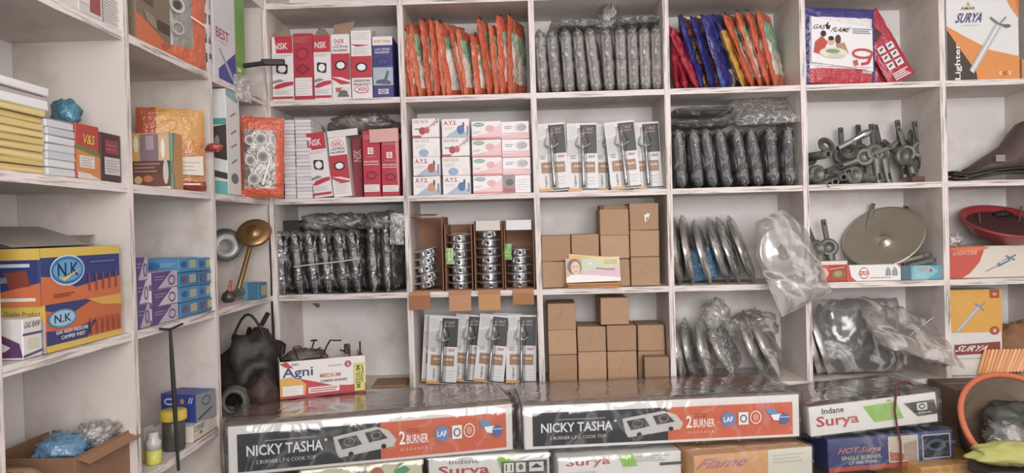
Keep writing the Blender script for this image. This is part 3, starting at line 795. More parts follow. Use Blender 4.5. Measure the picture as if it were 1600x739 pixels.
def ringpart(label, px, py, y, r, t, m, rz, tilt, name='metal_ring', g_=None, sq=1):
    mb = MB(); mb.tube([(r*math.cos(2*math.pi*i/28), 0, r*sq*math.sin(2*math.pi*i/28)) for i in range(28)], t, m, None, 8, closed=True)
    mb.lathe([(r*.45, -.004), (r*.95, -.004), (r*.95, .002), (r*.45, .004)], m, Rx(90) , 24)
    o = mb.build(name); setp(o, label, 'ring', g_)
    P = WY(px, py, y); o.matrix_world = Tr(*P) @ Rz(rz) @ Rx(tilt); return o
ringpart('oval dull ring at the upper left of the burner heap', 1291, 227, .06, .024, .005, CAST_D, 15, -25)
ringpart('dark ring under the chrome tube', 1326, 236, .09, .026, .005, CAST_D, -10, -30)
ringpart('ring resting high against the right of the heap', 1423, 214, .12, .022, .004, CAST_D, 50, 0)
# castings lying under and behind the upright ones
for i, (x, dep, up, M_, lab) in enumerate((
        (1282, .05, .03, Rz(20) @ Ry(75), 'cast burner lying on its side against the left post'), (1276, .1, .075, Rz(-30) @ Rx(-70), 'cast burner head tipped up at the upper left of the heap'),
        (1330, .1, .03, Rz(10) @ Ry(-80), 'cast burner lying crosswise behind the pipe ends'), (1345, .13, .075, Rz(-15) @ Ry(70), 'cast burner lying flat beneath the chrome tube'),
        (1400, .15, .06, Rz(25) @ Ry(-60), 'cast burner slumped behind the slotted tubes'), (1360, .17, .05, Rx(-40) @ Ry(15), 'cast burner leaning on the wall in the middle of the heap'),
        (1420, .19, .06, Rx(-25) @ Ry(-15), 'cast burner leaning on the wall at the right of the heap'))):
    o = dup(b0, lab); o['group'] = 'cast burners lying in the heap'
    P = WY(x, 250, dep); lo = min((M_ @ v.co).z for d in tree(o) if d.type == 'MESH' for v in d.data.vertices)
    cx = sum((M_ @ v.co).x for v in o.children[0].data.vertices)/len(o.children[0].data.vertices)
    o.matrix_world = Tr(P.x-cx, dep, S2+up-.03-lo) @ M_
mb = MB(); mb.box((0, 0, .009), (.045, .03, .018), mat('#6a4136', .6), None, .003); o = mb.build('wooden_block'); setp(o, 'small reddish brown block at the foot of the heap', 'block'); P = WY(1432, 286, .02); pose(o, (P.x, .022, 0), 12, 0, 0, S2)

# ---- dark straps and brown bag, second shelf far right
mb = MB()
mt = mat('#38322f', .5, 0, .2)
pts = [WY(1483, 272, .05), WY(1510, 274, .04), WY(1545, 266, .05), WY(1580, 262, .05), WY(1620, 262, .06)]
for dz, th in ((0, .004), (.012, .003), (.02, .003)):
    for p, q in zip(pts, pts[1:]):
        c = (p+q)/2+Vector((0, 0, dz)); d = q-p
        mb.box((0, 0, 0), (d.length+.004, .05, th*2), mt, Tr(*c) @ Ry(-math.degrees(math.atan2(d.z, d.x))), .002)
o = mb.build('strap_bundle'); setp(o, 'dark flat straps lying loose under the brown bag at far right', 'straps'); pose(o, (0, 0, 0), 0, 0, 0, S2)
mb = MB(); vs = []
prof = [(1520, 262), (1545, 244), (1572, 226), (1586, 205), (1598, 190), (1625, 180)]
mt = mat('#57453f', .6, 0, .2, 0, 18, .6)
n = len(prof); fs = []
for i, (x, y) in enumerate(prof):
    P = WY(x, y, .1); zb = S2+.035
    for k in range(7):
        a = math.pi*k/6
        vs.append((P.x, .11-.06*math.cos(a), zb+(P.z-zb)*math.sin(a)**.6*(1-.1*math.cos(a))))
for i in range(n-1):
    for k in range(6): fs.append([i*7+k, i*7+7+k, i*7+8+k, i*7+k+1])
fs += [list(range(7)), [ (n-1)*7+k for k in range(7)][::-1]] + [[i*7, i*7+6, i*7+13, i*7+7] for i in range(n-1)]
mb.add(vs, fs, mt, None, True)
a = WY(1565, 247, .04); mb.box((a.x, .045, a.z), (.03, .003, .022), card('#8d8a80'), Rz(0), .001)
o = mb.build('brown_bag'); setp(o, 'limp brown bag with pale tag rising to the right edge, on dark straps', 'bag')

# ================================================================== third row (standing on shelf 3)
g = 'black pan supports in wrap on the third shelf'
gx = [450, 473, 497, 520, 541, 562, 589, 612]
gl = [-3, -5, -6, -6, -7, -6, -1, -1]
W8 = ['leftmost'] + WORD[1:7] + ['rightmost']
for i, (x, l_) in enumerate(zip(gx, gl)):
    o = wrapped('pan_support', f'black pan support in crumpled film, {W8[i]} in the third-shelf row', g, .185 if i < 6 else .2, '#27282b', FILM, i+131, .036, .008, None, .006)
    P = WY(x, 400, .06); pose(o, (P.x+.012, .102, 0), 80 + (i*5) % 7, l_, 0, S3)
mb = MB(); pts = [WY(459, 417, -.005), WY(490, 413, -.012), WY(530, 409, -.012), WY(562, 404, -.005)]
mb.tube(pts, .0022, mat('#c9c3bb', .6), None, 6); o = mb.build('string'); setp(o, 'white string tied across the black wrapped row on the third shelf', 'string')
a = WY(452, 350, .05)
mb = MB(); mb.box((0, 0, .02), (.075, .1, .04), mat('#2a2522', .55, 0, .15), None, .003); o = mb.build('dark_block'); setp(o, 'dark square block on top of the black row at its left end', 'block'); pose(o, (WY(449, 350, .06).x, .12, 0), 0, 0, 0, S3+.2)
for (x, w_, sd, lab) in ((503, .075, 4, 'bunched grey bag end on the left of the black row'), (545, .06, 7, 'bunched dark bag end in the middle above the black row'), (598, .075, 11, 'pale bunched bag end at the right above the black row')):
    mb = MB(); mb.blob(w_, .06, .032, FILM_SOFT, None, sd, .35, 2.2, 28, 16); o = mb.build('plastic_bag'); setp(o, lab, 'plastic bag', 'bag ends above the black row'); P = WY(x, 340, .08); pose(o, (P.x, .1, 0), 0, 0, 0, S3+.204)
mb = MB(); mb.box((0, 0, .02), (.05, .09, .04), mat('#302b29', .5), None, .004); o = mb.build('dark_block'); setp(o, 'dark flat block between bag ends above the black row', 'block'); P = WY(566, 360, .06); pose(o, (P.x, .11, 0), 6, 0, 0, S3+.204)
mb = MB(); mb.pouch(.045, .1, .012, FILM_HAZY, None, 17, 8, 12, .005); o = mb.build('plastic_bag'); setp(o, 'thin bag tail hanging beside the post above the black row', 'plastic bag'); P = WY(626, 372, .0); pose(o, (P.x-.012, -.006, P.z-.02), 10, 3)

# ---- open cartons of chrome cups
CAPM = mat('#dfe0e2', .25, .88, .03)
def capmesh():
    mb = MB()
    mb.lathe([(0, 0), (.026, 0), (.0275, .003), (.0275, .017), (.03, .019), (.043, .0195), (.0445, .021), (.043, .0225), (.028, .023), (.02, .026), (0, .0265)], CAPM, None, 30)
    mb.tube([(.0105*math.cos(2*math.pi*i/16)*.62, -.0285, .010+.0105*.62*math.sin(2*math.pi*i/16)) for i in range(16)], .0014, CAPM, None, 6, closed=True)
    mb.lathe([(0, .004), (.003, .004), (.0045, 0)], mat('#3a393b', .4), Tr(0, -.0275, .010) @ Rx(90), 12)
    for a in (-40, 40):
        mb.box((0, -.0285, .010), (.006, .003, .012), CAPM, Rz(a), .001)
    return mb
capo = None
INNER = kraft('#96694c'); OUTER = kraft('#b07f58')
CARDP = [(639, 692, 340, 0), (695, 738, 351, 1), (741, 786, 346, 2), (788, 835, 345, 3)]
CN = ['first', 'second', 'third', 'fourth']
stacks = [(669, 5, 14), (718, 7, 2), (764, 7, 0), (811, 5, 0)]
for x0, x1, yt, i in CARDP:
    a, b = WY(x0, 400, .005), WY(x1, 400, .005); w_ = b.x-a.x; h = WY(x0, yt, .005).z-S3; d = .17; t = .003
    o = empty('open_carton', f'brown open-fronted carton of chrome cups, {CN[i]} from the left post', 'box', 'open cartons of chrome cups on the third shelf')
    k = MB()
    def wl(c, s, k=k):
        k.box(c, s, INNER, None, .0005)
    wl((0, d-t/2, h/2), (w_, t, h)); wl((0, d/2, t/2), (w_, d, t))
    for sx in (-1, 1): k.box((sx*(w_/2-t/2), d/2, h/2), (t, d, h), INNER, None, .0005)
    k.build('carton_body', o)
    # hanging front flap
    fw = w_*(.62, .8, .76, .7)[i]; fh = (.045, .052, .052, .036)[i]; k = MB(); fx = (-.2, .03, .0, .1)[i]*w_
    k.box((fx, -.0165, -.012-fh/2), (fw, .0022, fh), kraft(('#a5683f', '#bd8a60', '#c28c58', '#a9713f')[i]), None, .0006)
    k.box((fx, -.0125, -.006), (fw, .0022, .016), kraft('#b5815a'), Tr(0, -.0125, -.006) @ Rx(-38) @ Tr(0, .0125, .006), .0006)
    k.build('hanging_flap', o)
    k = MB()
    if i in (2, 3): k.box((0, .012, h-.016), (w_*.85, .0022, .034), card('#cfc6bd' if i == 2 else '#d6d8d8'), Tr(0, .012, h) @ Rx(-20) @ Tr(0, -.012, -h), .0006); k.build('top_flap', o)
    elif i == 0: k.box((-.01, .06, h+.003), (w_*.72, .09, .0022), kraft('#a9744c'), Rx(4), .0006); k.build('top_flap', o)
    if i in (1, 3):
        k = MB(); k.pouch(.024, .052, .004, plast('#93b96c' if i == 1 else '#6f9f3a'), Tr(-w_/2+.016 if i == 1 else -w_/2+.012, -.005, h*.4 if i == 1 else h*.43), i, 6, 8, .0006); k.build('green_label', o)
    pose(o, ((a.x+b.x)/2, .008, S3+.0006))
    xc, n, tl = stacks[i]
    P = WY(xc, 420, .06); step = (.0262, .0258, .0275, .0262)[i]
    for j in range(n):
        lab = f'chrome burner cup, {nth(n-1-j, n)} of the stack in the {CN[i]} open carton'
        if capo is None: capo = c = capmesh().build('chrome_cup'); setp(c, lab, 'cup', 'chrome cups stacked in open cartons')
        else: c = dup(capo, lab)
        dxj = .004*math.sin(j*2.1+i); tj = tl+(3*math.sin(j*1.7+i*2) if i else 0)
        hw = w_/2-.048
        cx = max(o.location.x-max(hw, .001), min(o.location.x+max(hw, .001), P.x+dxj))
        c.matrix_world = Tr(cx, .058, S3+.0045+.006*(i == 0)+j*step) @ Ry(-tl if i == 0 else -(4*math.sin(j*1.9+i))*(j > 1)*.6) @ Rx(4) @ Rz(8*math.sin(j*3+i) + (14 if i == 0 else 0))

# ---- plain kraft cartons
def kcarton(x0, x1, yt, yb, base, lab, grp, rz=0, seed=0, Y=.02, extra=None, d=.12):
    B = pxbox(x0, x1, yt, yb, Y, d, '#000000', base, kraft(('#b08a68', '#a88260', '#b6906e', '#ac8866')[seed % 4]), .0012, .002)
    F = B.front; B.front.l([(.0, .5), (.02, .5)], .001, '#98704c')
    B.top.r(.0, .48, 1, .52, '#b99670')
    if seed % 3 == 0: F.l([(.55, .25), (.42, .55), (.4, .62)], .002, '#8f6844')
    if extra: extra(B)
    o = B.put('kraft_carton', lab, 'box', grp, rz, base=base); return B
g = 'plain brown cartons on the third shelf'
def stackcol(x0, x1, ys, base, labs, grp, Y=.02, sd=0, extras=None, rzs=None):
    """ys: tops from the lowest box up"""
    z = base
    for i, (yt, lab) in enumerate(zip(ys, labs)):
        zt = WY((x0+x1)/2, yt, Y).z
        B = Box(WY(x1, 400, Y).x-WY(x0, 400, Y).x-.002, .13, zt-z-.0012, '#000', kraft(('#b08a68', '#a88260', '#b6906e', '#ac8866')[(sd+i) % 4]), .0009, .002)
        B.loc = ((WY(x0, (400), Y).x+WY(x1, 400, Y).x)/2, Y+.065, z)
        F = B.front; B.top.r(0, .48, 1, .52, '#b99670')
        if (sd+i) % 3 == 0: F.l([(.55, .25), (.43, .5), (.4, .62)], .0016, '#8f6844')
        if extras and extras.get(i): extras[i](B)
        B.put('kraft_carton', lab, 'box', grp, (rzs or {}).get(i, 0), base=z); z = zt
def hole(B):
    B.front.p([(.5, .45), (.62, .38), (.7, .42), (.6, .68), (.52, .7)], '#d6d2cc'); B.front.p([(.56, .55), (.64, .52), (.58, .7)], '#5c3f2a')
def oflap(B):
    k = MB(); k.box((.012, -.02, B.h+.012), (.085, .003, .02), kraft('#b58a60'), Tr(0, 0, B.h) @ Rx(25) @ Tr(0, 0, -B.h), .0008); k.box((-.03, .03, B.h+.008), (.02, .08, .016), kraft('#8d6240'), None, .0008); B.kids.append(('top_flap', k))
stackcol(846, 892, (409, 368), S3, ('plain brown carton at lower left behind the postcard pack', 'plain brown carton at upper left of the third shelf'), g, .02, 0)
stackcol(893, 937, (406, 366), S3, ('plain brown carton hidden behind the lady postcard pack', 'plain brown carton above the lady postcard pack, with white dot'), g, .025, 2)
stackcol(938, 984, (405, 368, 327), S3, ('plain brown carton just right of the postcard pack, lowest of its stack', 'plain brown carton in the middle of the stack with the open top', 'plain brown carton with torn open top flap, third shelf'), g, .02, 1, {2: oflap})
stackcol(985, 1031, (402, 360, 317), S3, ('plain brown carton at lower right corner of the third shelf', 'plain brown carton under the one with a hole', 'plain brown carton with a torn white hole, upper right'), g, .022, 3, {2: hole})
# envelopes and postcard pack
zz = S3
for i in range(5):
    B = Box(.17, .06, .0026, ('#c9873c', '#d89a4a', '#b87534')[i % 3]); B.loc = (WY(927+(i % 2)*4-2, 446, 0).x, -.002-.002*i+.02, zz); B.put('envelope', f'orange envelope, {nth(4-i, 5)} of the pile under the lady postcard', 'envelope', 'orange envelopes under the postcard', (i-2)*2.2, base=zz); zz += .0032
B = Box(.125, .004, .07, '#d8a03a', None, 0); F = B.front; F.r(.08, .3, 1, 1, '#b9482f'); F.l([(0, .02), (1, .1)], .003, '#e8c060')
B.loc = (WY(917, 420, .0).x, .012, 0); B.put('envelope', 'orange and red folder standing tilted behind the lady postcard', 'envelope', None, 0, 5, 4, zz+.012)
B = Box(.172, .012, .078, '#e0dcd6', None, 0); F = B.front
F.r(0, 0, 1, 1, '#b9c9b4'); F.p([(.3, 0), (1, 0), (1, .5), (.3, .6)], '#b5c6a8'); F.p([(.55, 0), (1, 0), (1, .45), (.6, .3)], '#c9c694'); F.p([(.3, .55), (1, .4), (1, .85), (.3, .9)], '#d3aabb'); F.p([(0, .78), (.4, .7), (1, .85), (1, 1), (0, 1)], '#e2dcd6')
F.r(0, 0, .3, .8, '#b9a08a'); F.e(.16, .35, .13, .32, '#6e5340'); F.e(.18, .4, .085, .27, '#d9b49a'); F.e(.15, .36, .018, .02, '#5a4030'); F.e(.22, .36, .018, .02, '#5a4030'); F.e(.19, .55, .03, .02, '#b06a60'); F.p([(0, .8), (.1, .68), (.28, .68), (.4, .85), (.4, 1), (0, 1)], '#e4ded8')
F.t('M', .42, .2, .47, .35, '#e8e6d8'); F.lines(.72, .1, .95, .3, 2, '#c0a85c', .004, 0); F.l([(.56, .44), (.75, .5), (.9, .52)], .003, '#7a6a5a')
B.loc = (WY(927, 424, -.01).x, -.006, 0); B.put('postcard_pack', 'pastel pack printed with a smiling woman, leaning on brown cartons', 'card pack', None, 0, -1, 10, zz)

# ---- steel drip plates
STEEL = mat('#dddbd7', .28, .78, .05)
def plate(r, m=STEEL, hole=True):
    mb = MB(); mb.lathe([(r*.3 if hole else 0, .008), (r*.62, .009), (r*.7, .004), (r*.9, .004), (r*.93, -.011), (r, -.011), (r*1.005, -.0095), (r*.99, .006), (r*.9, .0065), (r*.7, .0065), (r*.62, .0115), (r*.3 if hole else 0, .0105)], m, Rx(90), 40)
    return mb
def tray(r, m):
    mb = MB(); mb.lathe([(0, -.004), (r*.14, -.004), (r*.17, .004), (r*.2, .007), (r*.55, .005), (r*.82, -.006), (r*.95, -.016), (r, -.017), (r*1.005, -.0145), (r*.95, -.013), (r*.82, -.003), (r*.55, .008), (r*.2, .01), (r*.17, .008), (r*.13, -.001), (0, -.001)], m, Rx(-90), 48)
    return mb
def wplate(label, px, py, y, r, rz, lean, tilt, fm, seed, base, grp, th=.03, n=1):
    o = empty('steel_plate', label, 'plate', grp)
    for i in range(n):
        k = plate(r); k.v = [(a, b+.012*i, c+r) for a, b, c in k.v]; k.build('plate', o)
    w = MB(); w.pouch(r*2.25, r*2.35, th, fm, Tr(0, 0, -.008), seed, 14, 18, .008, pinch=.25); w.build('plastic_wrap', o)
    P = WY(px, py, y); pose(o, (P.x, y, 0), rz, lean, tilt, base); return o
g = 'steel drip plates in plastic on the third shelf'
for i, (x, l_, r, fm) in enumerate(((1063, -7, .095, FILM), (1082, -9, .095, FILM_BAG), (1108, -14, .088, FILM_BAG), (1135, -17, .092, FILM), (1152, -18, .092, FILM_HAZY), (1174, -20, .094, FILM_BAG))):
    wplate(f'steel drip plate on edge in clear plastic, {("leftmost", "second", "third", "fourth", "fifth", "sixth")[i]} of the leaning row', x, 400, .1, r, 76, l_, 0, fm, 150+i, S3, g)
mb = MB(); mb.box((0, 0, .06), (.03, .09, .11), plast('#3e6f96'), None, .008); o = mb.build('blue_packet'); setp(o, 'blue packet tucked low among the leaning steel plates', 'packet'); P = WY(1105, 430, .06); pose(o, (P.x, .085, 0), 60, -14, 0, S3)
# big bag hanging over the shelf edge
o = empty('bagged_plate', 'large clear bag with a steel plate drooping over the shelf edge', 'plate')
k = plate(.082); k.v = [(a, b, c+.12) for a, b, c in k.v]; k.build('plate', o)
k = MB(); k.pouch(.2, .3, .075, FILM_BAG, Tr(.01, 0, -.06), 171, 20, 26, .012, pinch=.55, nf=16); k.build('plastic_bag', o)
P = WY(1236, 420, -.03); pose(o, (P.x+.012, -.047, S3-.01), 16, -22, 0)

# ---- fourth cell: large plate, arms, small cartons
o = tray(.127, mat('#c9c2b2', .26, .8, .05)).build('steel_plate'); setp(o, 'large round steel tray tilted up behind the small cartons', 'plate')
P = WY(1383, 374, .12); pose(o, (P.x, .128, P.z), 0, -40, 56)
for (x0, y0, x1, y1, y, lab, m_, wd) in ((1358, 345, 1365, 318, .2, 'flat grey bar standing behind the left side of the tray', CAST, .014), (1410, 345, 1416, 322, .2, 'dark bracket standing behind the right side of the tray', CAST_D, .018), (1432, 345, 1441, 320, .185, 'pierced grey bracket end sticking up right of the tray', CAST, .02),
                                   (1400, 411, 1457, 396, .055, 'long flat metal arm lying in front of the tray, upper one', mat('#94928c', .3, .8), .012), (1420, 415, 1474, 403, .04, 'short flat metal arm lying beneath the longer one', CAST, .012)):
    a, b = WY(x0, y0, y), WY(x1, y1, y); d = b-a; ang = math.degrees(math.atan2(d.x, d.z))
    mb = MB(); mb.box((0, 0, d.length/2), (wd, .005, d.length), m_, None, .002)
    for z in (.75, .92): mb.lathe([(0, 0), (wd*.25, 0)], SLOT if x0 != 1432 else mat('#d5d2ce', .8), Tr(0, -.0028, d.length*z) @ Rx(90), 12)
    o = mb.build('metal_bar'); setp(o, lab, 'metal bar', 'loose metal bars around the tray')
    o.matrix_world = Tr(*a) @ Ry(ang)
    if y > .1:
        mb2 = o.data; mb2.transform(Matrix.Identity(4))
        for v in mb2.vertices:
            if v.co.z < .001: v.co.z -= (a.z-S3)-.001
for i, (x, l_, rz, lab) in enumerate(((1291, -18, 20, 'cast burner leaning at the left post behind the small red carton'), (1306, -6, -10, 'cast burner standing second from the left post by the tray'))):
    o = dup(b0, lab); o['group'] = 'cast burners beside the tray'; P = WY(x, 380, .12); pose(o, (P.x, .11+.03*i, 0), rz, l_, 8, S3)
B = pxbox(1283, 1324, 408, 444, .012, .04, '#b5392f', S3); F = B.front
F.r(0, 0, 1, .18, '#e0cfc6'); F.p([(0, .2), (.3, .2), (.2, 1), (0, 1)], '#c8503f'); F.p([(.0, .3), (.2, .35), (.3, .6), (.15, .9), (0, .9)], '#d8b09c'); F.e(.66, .65, .28, .24, '#8a6a34'); F.e(.64, .62, .16, .14, '#b0905a'); F.l([(.3, .4), (.9, .3)], .002, '#e2c4a4')
B.put('small_carton', 'small red carton with food picture below the tray, left of the white one', 'box', base=S3)
B = pxbox(1325, 1408, 414, 442, .008, .035, '#e2e2e0', S3); F = B.front
F.p([(0, 0), (.02, 0), (.06, .7), (.16, 1), (0, 1)], '#c9403f'); F.p([(.93, 0), (1, 0), (1, .25)], '#c9403f'); F.e(.3, .5, .09, .36, '#c23c44'); F.e(.3, .5, .08, .3, '#e8e4e2'); F.r(.21, .38, .39, .62, '#c23c44'); F.t('PURE', .23, .42, .37, .58, '#f0e8e6'); F.l([(.41, .8), (.8, .8)], .002, '#c25a5c')
for u in (.755, .88): F.p([(u-.05, .68), (u-.04, .35), (u, .12), (u+.04, .35), (u+.05, .68)], '#8a8f90'); F.l([(u, .1), (u, .7)], .001, '#d8dada')
B.put('small_carton', 'long white carton with round red emblem on the third shelf edge', 'box', base=S3)
B = pxbox(1409, 1481, 415, 441, .014, .065, '#5fa3b8', S3); F = B.front
F.r(0, 0, .2, 1, '#4c7084'); F.p([(.25, 0), (.6, 0), (.8, .4), (.55, 1), (.22, 1)], '#7fbcc9'); F.t('HOT', .34, .12, .58, .34, '#d97a3c'); F.e(.63, .35, .03, .13, '#b94a44'); F.lines(.3, .5, .55, .9, 4, '#c4dde2', .0012)
B.put('small_carton', 'light blue carton with orange lettering beside the right post', 'box', base=S3)

# ---- red basin in front of a carton, third shelf far right
B = pxbox(1484, 1640, 384, 437, .03, .16, '#d8cfc0', S3); F = B.front
F.p([(0, 0), (.36, 0), (.3, .5), (.2, .85), (.12, 1), (0, 1)], '#c9503c'); F.e(.2, .03, .2, .12, '#d8783c', 0, 180); F.t('LIGHTER', .04, .14, .28, .27, '#e2a894', skew=.1)
F.l([(.36, .8), (.5, .6)], .003, '#8a8f98'); F.l([(.48, .62), (.6, .42)], .012, '#6f7f94'); F.l([(.5, .55), (.58, .44)], .004, '#c9ced6'); F.l([(.56, .32), (.65, .46)], .005, '#6f7f94'); F.l([(.6, .4), (.66, .3)], .005, '#6f7f94')
B.put('display_carton', 'cream and red carton with a syringe-like lighter under the red basin', 'box', base=S3)
zt = S3+B.h
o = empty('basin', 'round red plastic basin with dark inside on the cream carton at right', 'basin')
k = MB(); k.lathe([(0, .003), (.09, .003), (.118, .04), (.128, .045), (.13, .051), (.124, .052), (.112, .044), (.086, .0075), (0, .0075)], mat('#a82a33', .35, 0, .05, .2), None, 40); k.build('bowl', o)
k = MB(); k.lathe([(0, .03), (.06, .031), (.104, .037)], mat('#4d2b29', .7, 0, .25, 0, 60, .6), None, 36); k.build('shade_disc', o)  # dark maroon disc stands in for the shade inside the red bowl
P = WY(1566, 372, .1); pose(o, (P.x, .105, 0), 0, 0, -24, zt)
for (x, y0, y1, lab, dx) in ((1533, 350, 333, 'short dark rod end standing in the red basin', -3), (1588, 352, 322, 'long dark rod standing in the red basin, slanting right', 8)):
    mb = MB(); a, b = WY(x, y0+22, .12), WY(x+dx, y1, .12); mb.tube([a, b], .0028, mat('#4a4440', .5), None, 8); o = mb.build('rod'); setp(o, lab, 'rod')
mb = MB(); mb.blob(.02, .02, .022, foil('#b9b2b4'), None, 5, .9, 3, 18, 12); o = mb.build('foil_scrap'); setp(o, 'crumpled silver foil at the left rim of the red basin', 'foil'); P = WY(1490, 372, .03); pose(o, (P.x+.004, .03, 0), 0, 0, 0, zt)
mb = MB(); mb.blob(.03, .02, .012, mat('#2e2624', .6), None, 6, .4, 3, 18, 12); o = mb.build('dark_lump'); setp(o, 'dark lump resting in the red basin near the back', 'lump'); P = WY(1570, 350, .15); pose(o, (P.x, .16, zt+.1))

# ================================================================== the wrapped stove cartons in front
ZC = 1.02
def fbox(tl, tr, zt, h, d, col, m=None):
    a, b = WZ(*tl, zt), WZ(*tr, zt); v = b-a; w_ = math.hypot(v.x, v.y); rz = math.degrees(math.atan2(v.y, v.x))
    B = Box(w_, d, h, col, m, .0006, .002)
    c = (a+b)/2; R = math.radians(rz)
    B.loc = (c.x-math.sin(R)*d/2, c.y+math.cos(R)*d/2, zt-h); B.rz = rz; return B
def fbox2(pa, ya, pb, yb, h, d, col):
    # a carton lying askew: its upper front corners at these columns, rows and depths
    a, b = WY(*pa, ya), WY(*pb, yb); v = b-a
    B = Box(v.length, d, h, col, None, .0006, .002)
    B.lean = -math.degrees(math.asin(v.z/v.length)); B.rz = math.degrees(math.atan2(v.y, v.x))
    R = Ry(B.lean) @ Rz(B.rz); B.loc = a - (R @ Vector((-B.w/2, -d/2, h))); return B
def wrapchild(B, seed, ends=True, fm=None, o_=.004):
    k = MB(); n = 40; w2, d2 = B.w/2+o_, B.d/2+o_; fm = fm or FILM_WRAP
    vs, fs = [], []
    loop = [(-d2, -.003), (-d2, B.h*.33), (-d2, B.h*.66), (-d2, B.h-.002), (-d2+.004, B.h+o_)] + [(-d2+.004+(2*d2-.008)*t/6, B.h+o_) for t in range(1, 7)] + [(d2, B.h-.002), (d2, -.003)]
    L = len(loop)
    for i in range(n+1):
        x = -w2+2*w2*i/n
        for j, (y, z) in enumerate(loop):
            nn = noise.noise(Vector((x*14+seed, j*.9, seed)))*.0024
            n3 = noise.noise(Vector((x*40+seed, j*1.7, seed)))*.001
            vs.append((x, y-(nn+n3)*(j < 5), z+(nn+n3)*(j >= 4)))
    for i in range(n):
        for j in range(L-1): a = i*L+j; fs.append([a, a+L, a+L+1, a+1])
    k.add(vs, fs, fm, None, True)
    if ends:
        for sx in (-1, 1):
            k.pouch(B.d+.01, B.h+.012, .02, fm, Tr(sx*(w2+.006), 0, -.004) @ Rz(90), seed+sx, 12, 8, .006, nf=20)
    B.kids.append(('plastic_wrap', k))
def stove_art(F):
    F.r(.03, .17, .515, .93, '#303338'); F.r(.515, .17, .975, .93, '#d4643c')
    F.lines(.12, .32, .29, .36, 1, '#9aa0a6', .0025, 0); F.t('NICKY TASHA', .06, .41, .315, .63, '#e8e8ea'); F.t('2 BURNER L.P.G COOK TOP', .09, .72, .29, .795, '#d4d6d8', False)
    F.e(.325, .42, .005, .03, '#d8d8da')
    F.p([(.35, .38), (.5, .24), (.545, .34), (.57, .55), (.56, .68), (.37, .82), (.36, .7)], '#c9c6c4'); F.p([(.365, .44), (.43, .38), (.45, .58), (.38, .66)], '#3f3d3d'); F.p([(.46, .35), (.51, .3), (.54, .5), (.475, .56)], '#4a4644')
    F.ring(.405, .51, .018, .08, .003, '#8c8a88'); F.ring(.5, .42, .016, .07, .003, '#8c8a88'); F.e(.41, .76, .009, .05, '#2e2c2c'); F.e(.525, .66, .009, .05, '#2e2c2c')
    F.t('2', .58, .38, .602, .66, '#efe6e0'); F.t('BURNER', .607, .47, .685, .66, '#efe6e0'); F.lines(.61, .33, .655, .43, 2, '#a8482c', .003, 0); F.t('E L E G A N C E', .585, .74, .68, .79, '#e8c8b8', False)
    F.e(.735, .5, .027, .17, '#6a7fae'); F.t('LAF', .718, .44, .752, .56, '#e4e8f0'); F.r(.772, .35, .808, .64, '#dfdcdc'); F.ring(.79, .5, .011, .08, .004, '#6a6a70'); F.ring(.835, .48, .019, .14, .003, '#e4dcd8'); F.e(.835, .48, .012, .09, '#d88a70')
    F.p([(.87, .3), (.905, .3), (.92, .42), (.95, .5), (.92, .5), (.88, .4)], '#5f8fb8'); F.p([(.89, .44), (.93, .42), (.94, .6), (.9, .56)], '#dfe0e6'); F.e(.94, .54, .02, .13, '#55689e'); F.l([(.92, .5), (.96, .5)], .002, '#cfd6e4')
B1 = fbox((355, 667), (800, 631), ZC, .126, .275, '#e0dcda'); stove_art(B1.front)
F = B1.top; F.r(0, 0, 1, 1, '#a29288'); F.p([(.05, .0), (.52, 0), (.5, .62), (.02, .62)], '#8f6a5e'); F.lines(.45, .7, .85, .78, 2, '#8a7c74', .004); F.r(.0, .62, .5, .7, '#8a5f54')
wrapchild(B1, 3)
o1 = B1.put('stove_carton', 'plastic-wrapped two burner stove carton at left, nearest the viewer', 'box', 'wrapped two burner stove cartons', B1.rz)
B2 = fbox((818, 635), (1248, 616), ZC, .118, .285, '#e2dedc'); stove_art(B2.front)
F = B2.top; F.r(0, 0, 1, 1, '#a3968e'); F.p([(.55, 0), (.97, 0), (.97, .52), (.53, .52)], '#a8685a'); F.p([(.53, .52), (.97, .52), (.97, .9), (.55, .9)], '#6f665e'); F.t('NICKY TASHA', .57, .6, .93, .82, '#a39a92', rot=180)
F.ring(.06, .8, .03, .06, .003, '#7c726a')
wrapchild(B2, 8)
B2.put('stove_carton', 'plastic-wrapped two burner stove carton in the middle, orange and black side', 'box', 'wrapped two burner stove cartons', B2.rz)
B3 = fbox2((1263, 636), -.30, (1462, 612), -.265, .084, .24, '#deddda')
F = B3.front; F.t('Indane', .1, .1, .27, .3, '#4a4648', True); F.t('Surya', .05, .36, .38, .8, '#b93a40'); F.p([(.42, .2), (.68, .15), (.73, .74), (.5, .76)], '#8fbf48'); F.p([(.74, .26), (.98, .24), (1, .72), (.84, .74)], '#4c4a48')
F.r(.84, .3, .92, .54, '#d9d8d6'); F.ring(.88, .42, .022, .07, .004, '#5a5856'); F.t('1 BURNER', .83, .6, .95, .66, '#d9d8d6', False); F.p([(.6, .1), (.62, .06), (.65, .12)], '#6a6866')
F = B3.top; F.r(0, 0, 1, 1, '#8f857c'); F.p([(.3, 1), (.5, .62), (.92, .7), (.8, 1)], '#5f5a52'); F.ring(.35, .3, .1, .12, .003, '#766c64'); F.ring(.38, .3, .05, .06, .002, '#766c64'); F.p([(0, .7), (.15, .62), (.2, .9), (0, 1)], '#8f5d58')
wrapchild(B3, 12, True)
B3.put('stove_carton', 'white one burner stove carton with green patch, tied with a red cord', 'box', None, B3.rz, B3.lean)
B4 = fbox2((1293, 688), -.30, (1488, 672), -.265, .09, .24, '#3b447c')
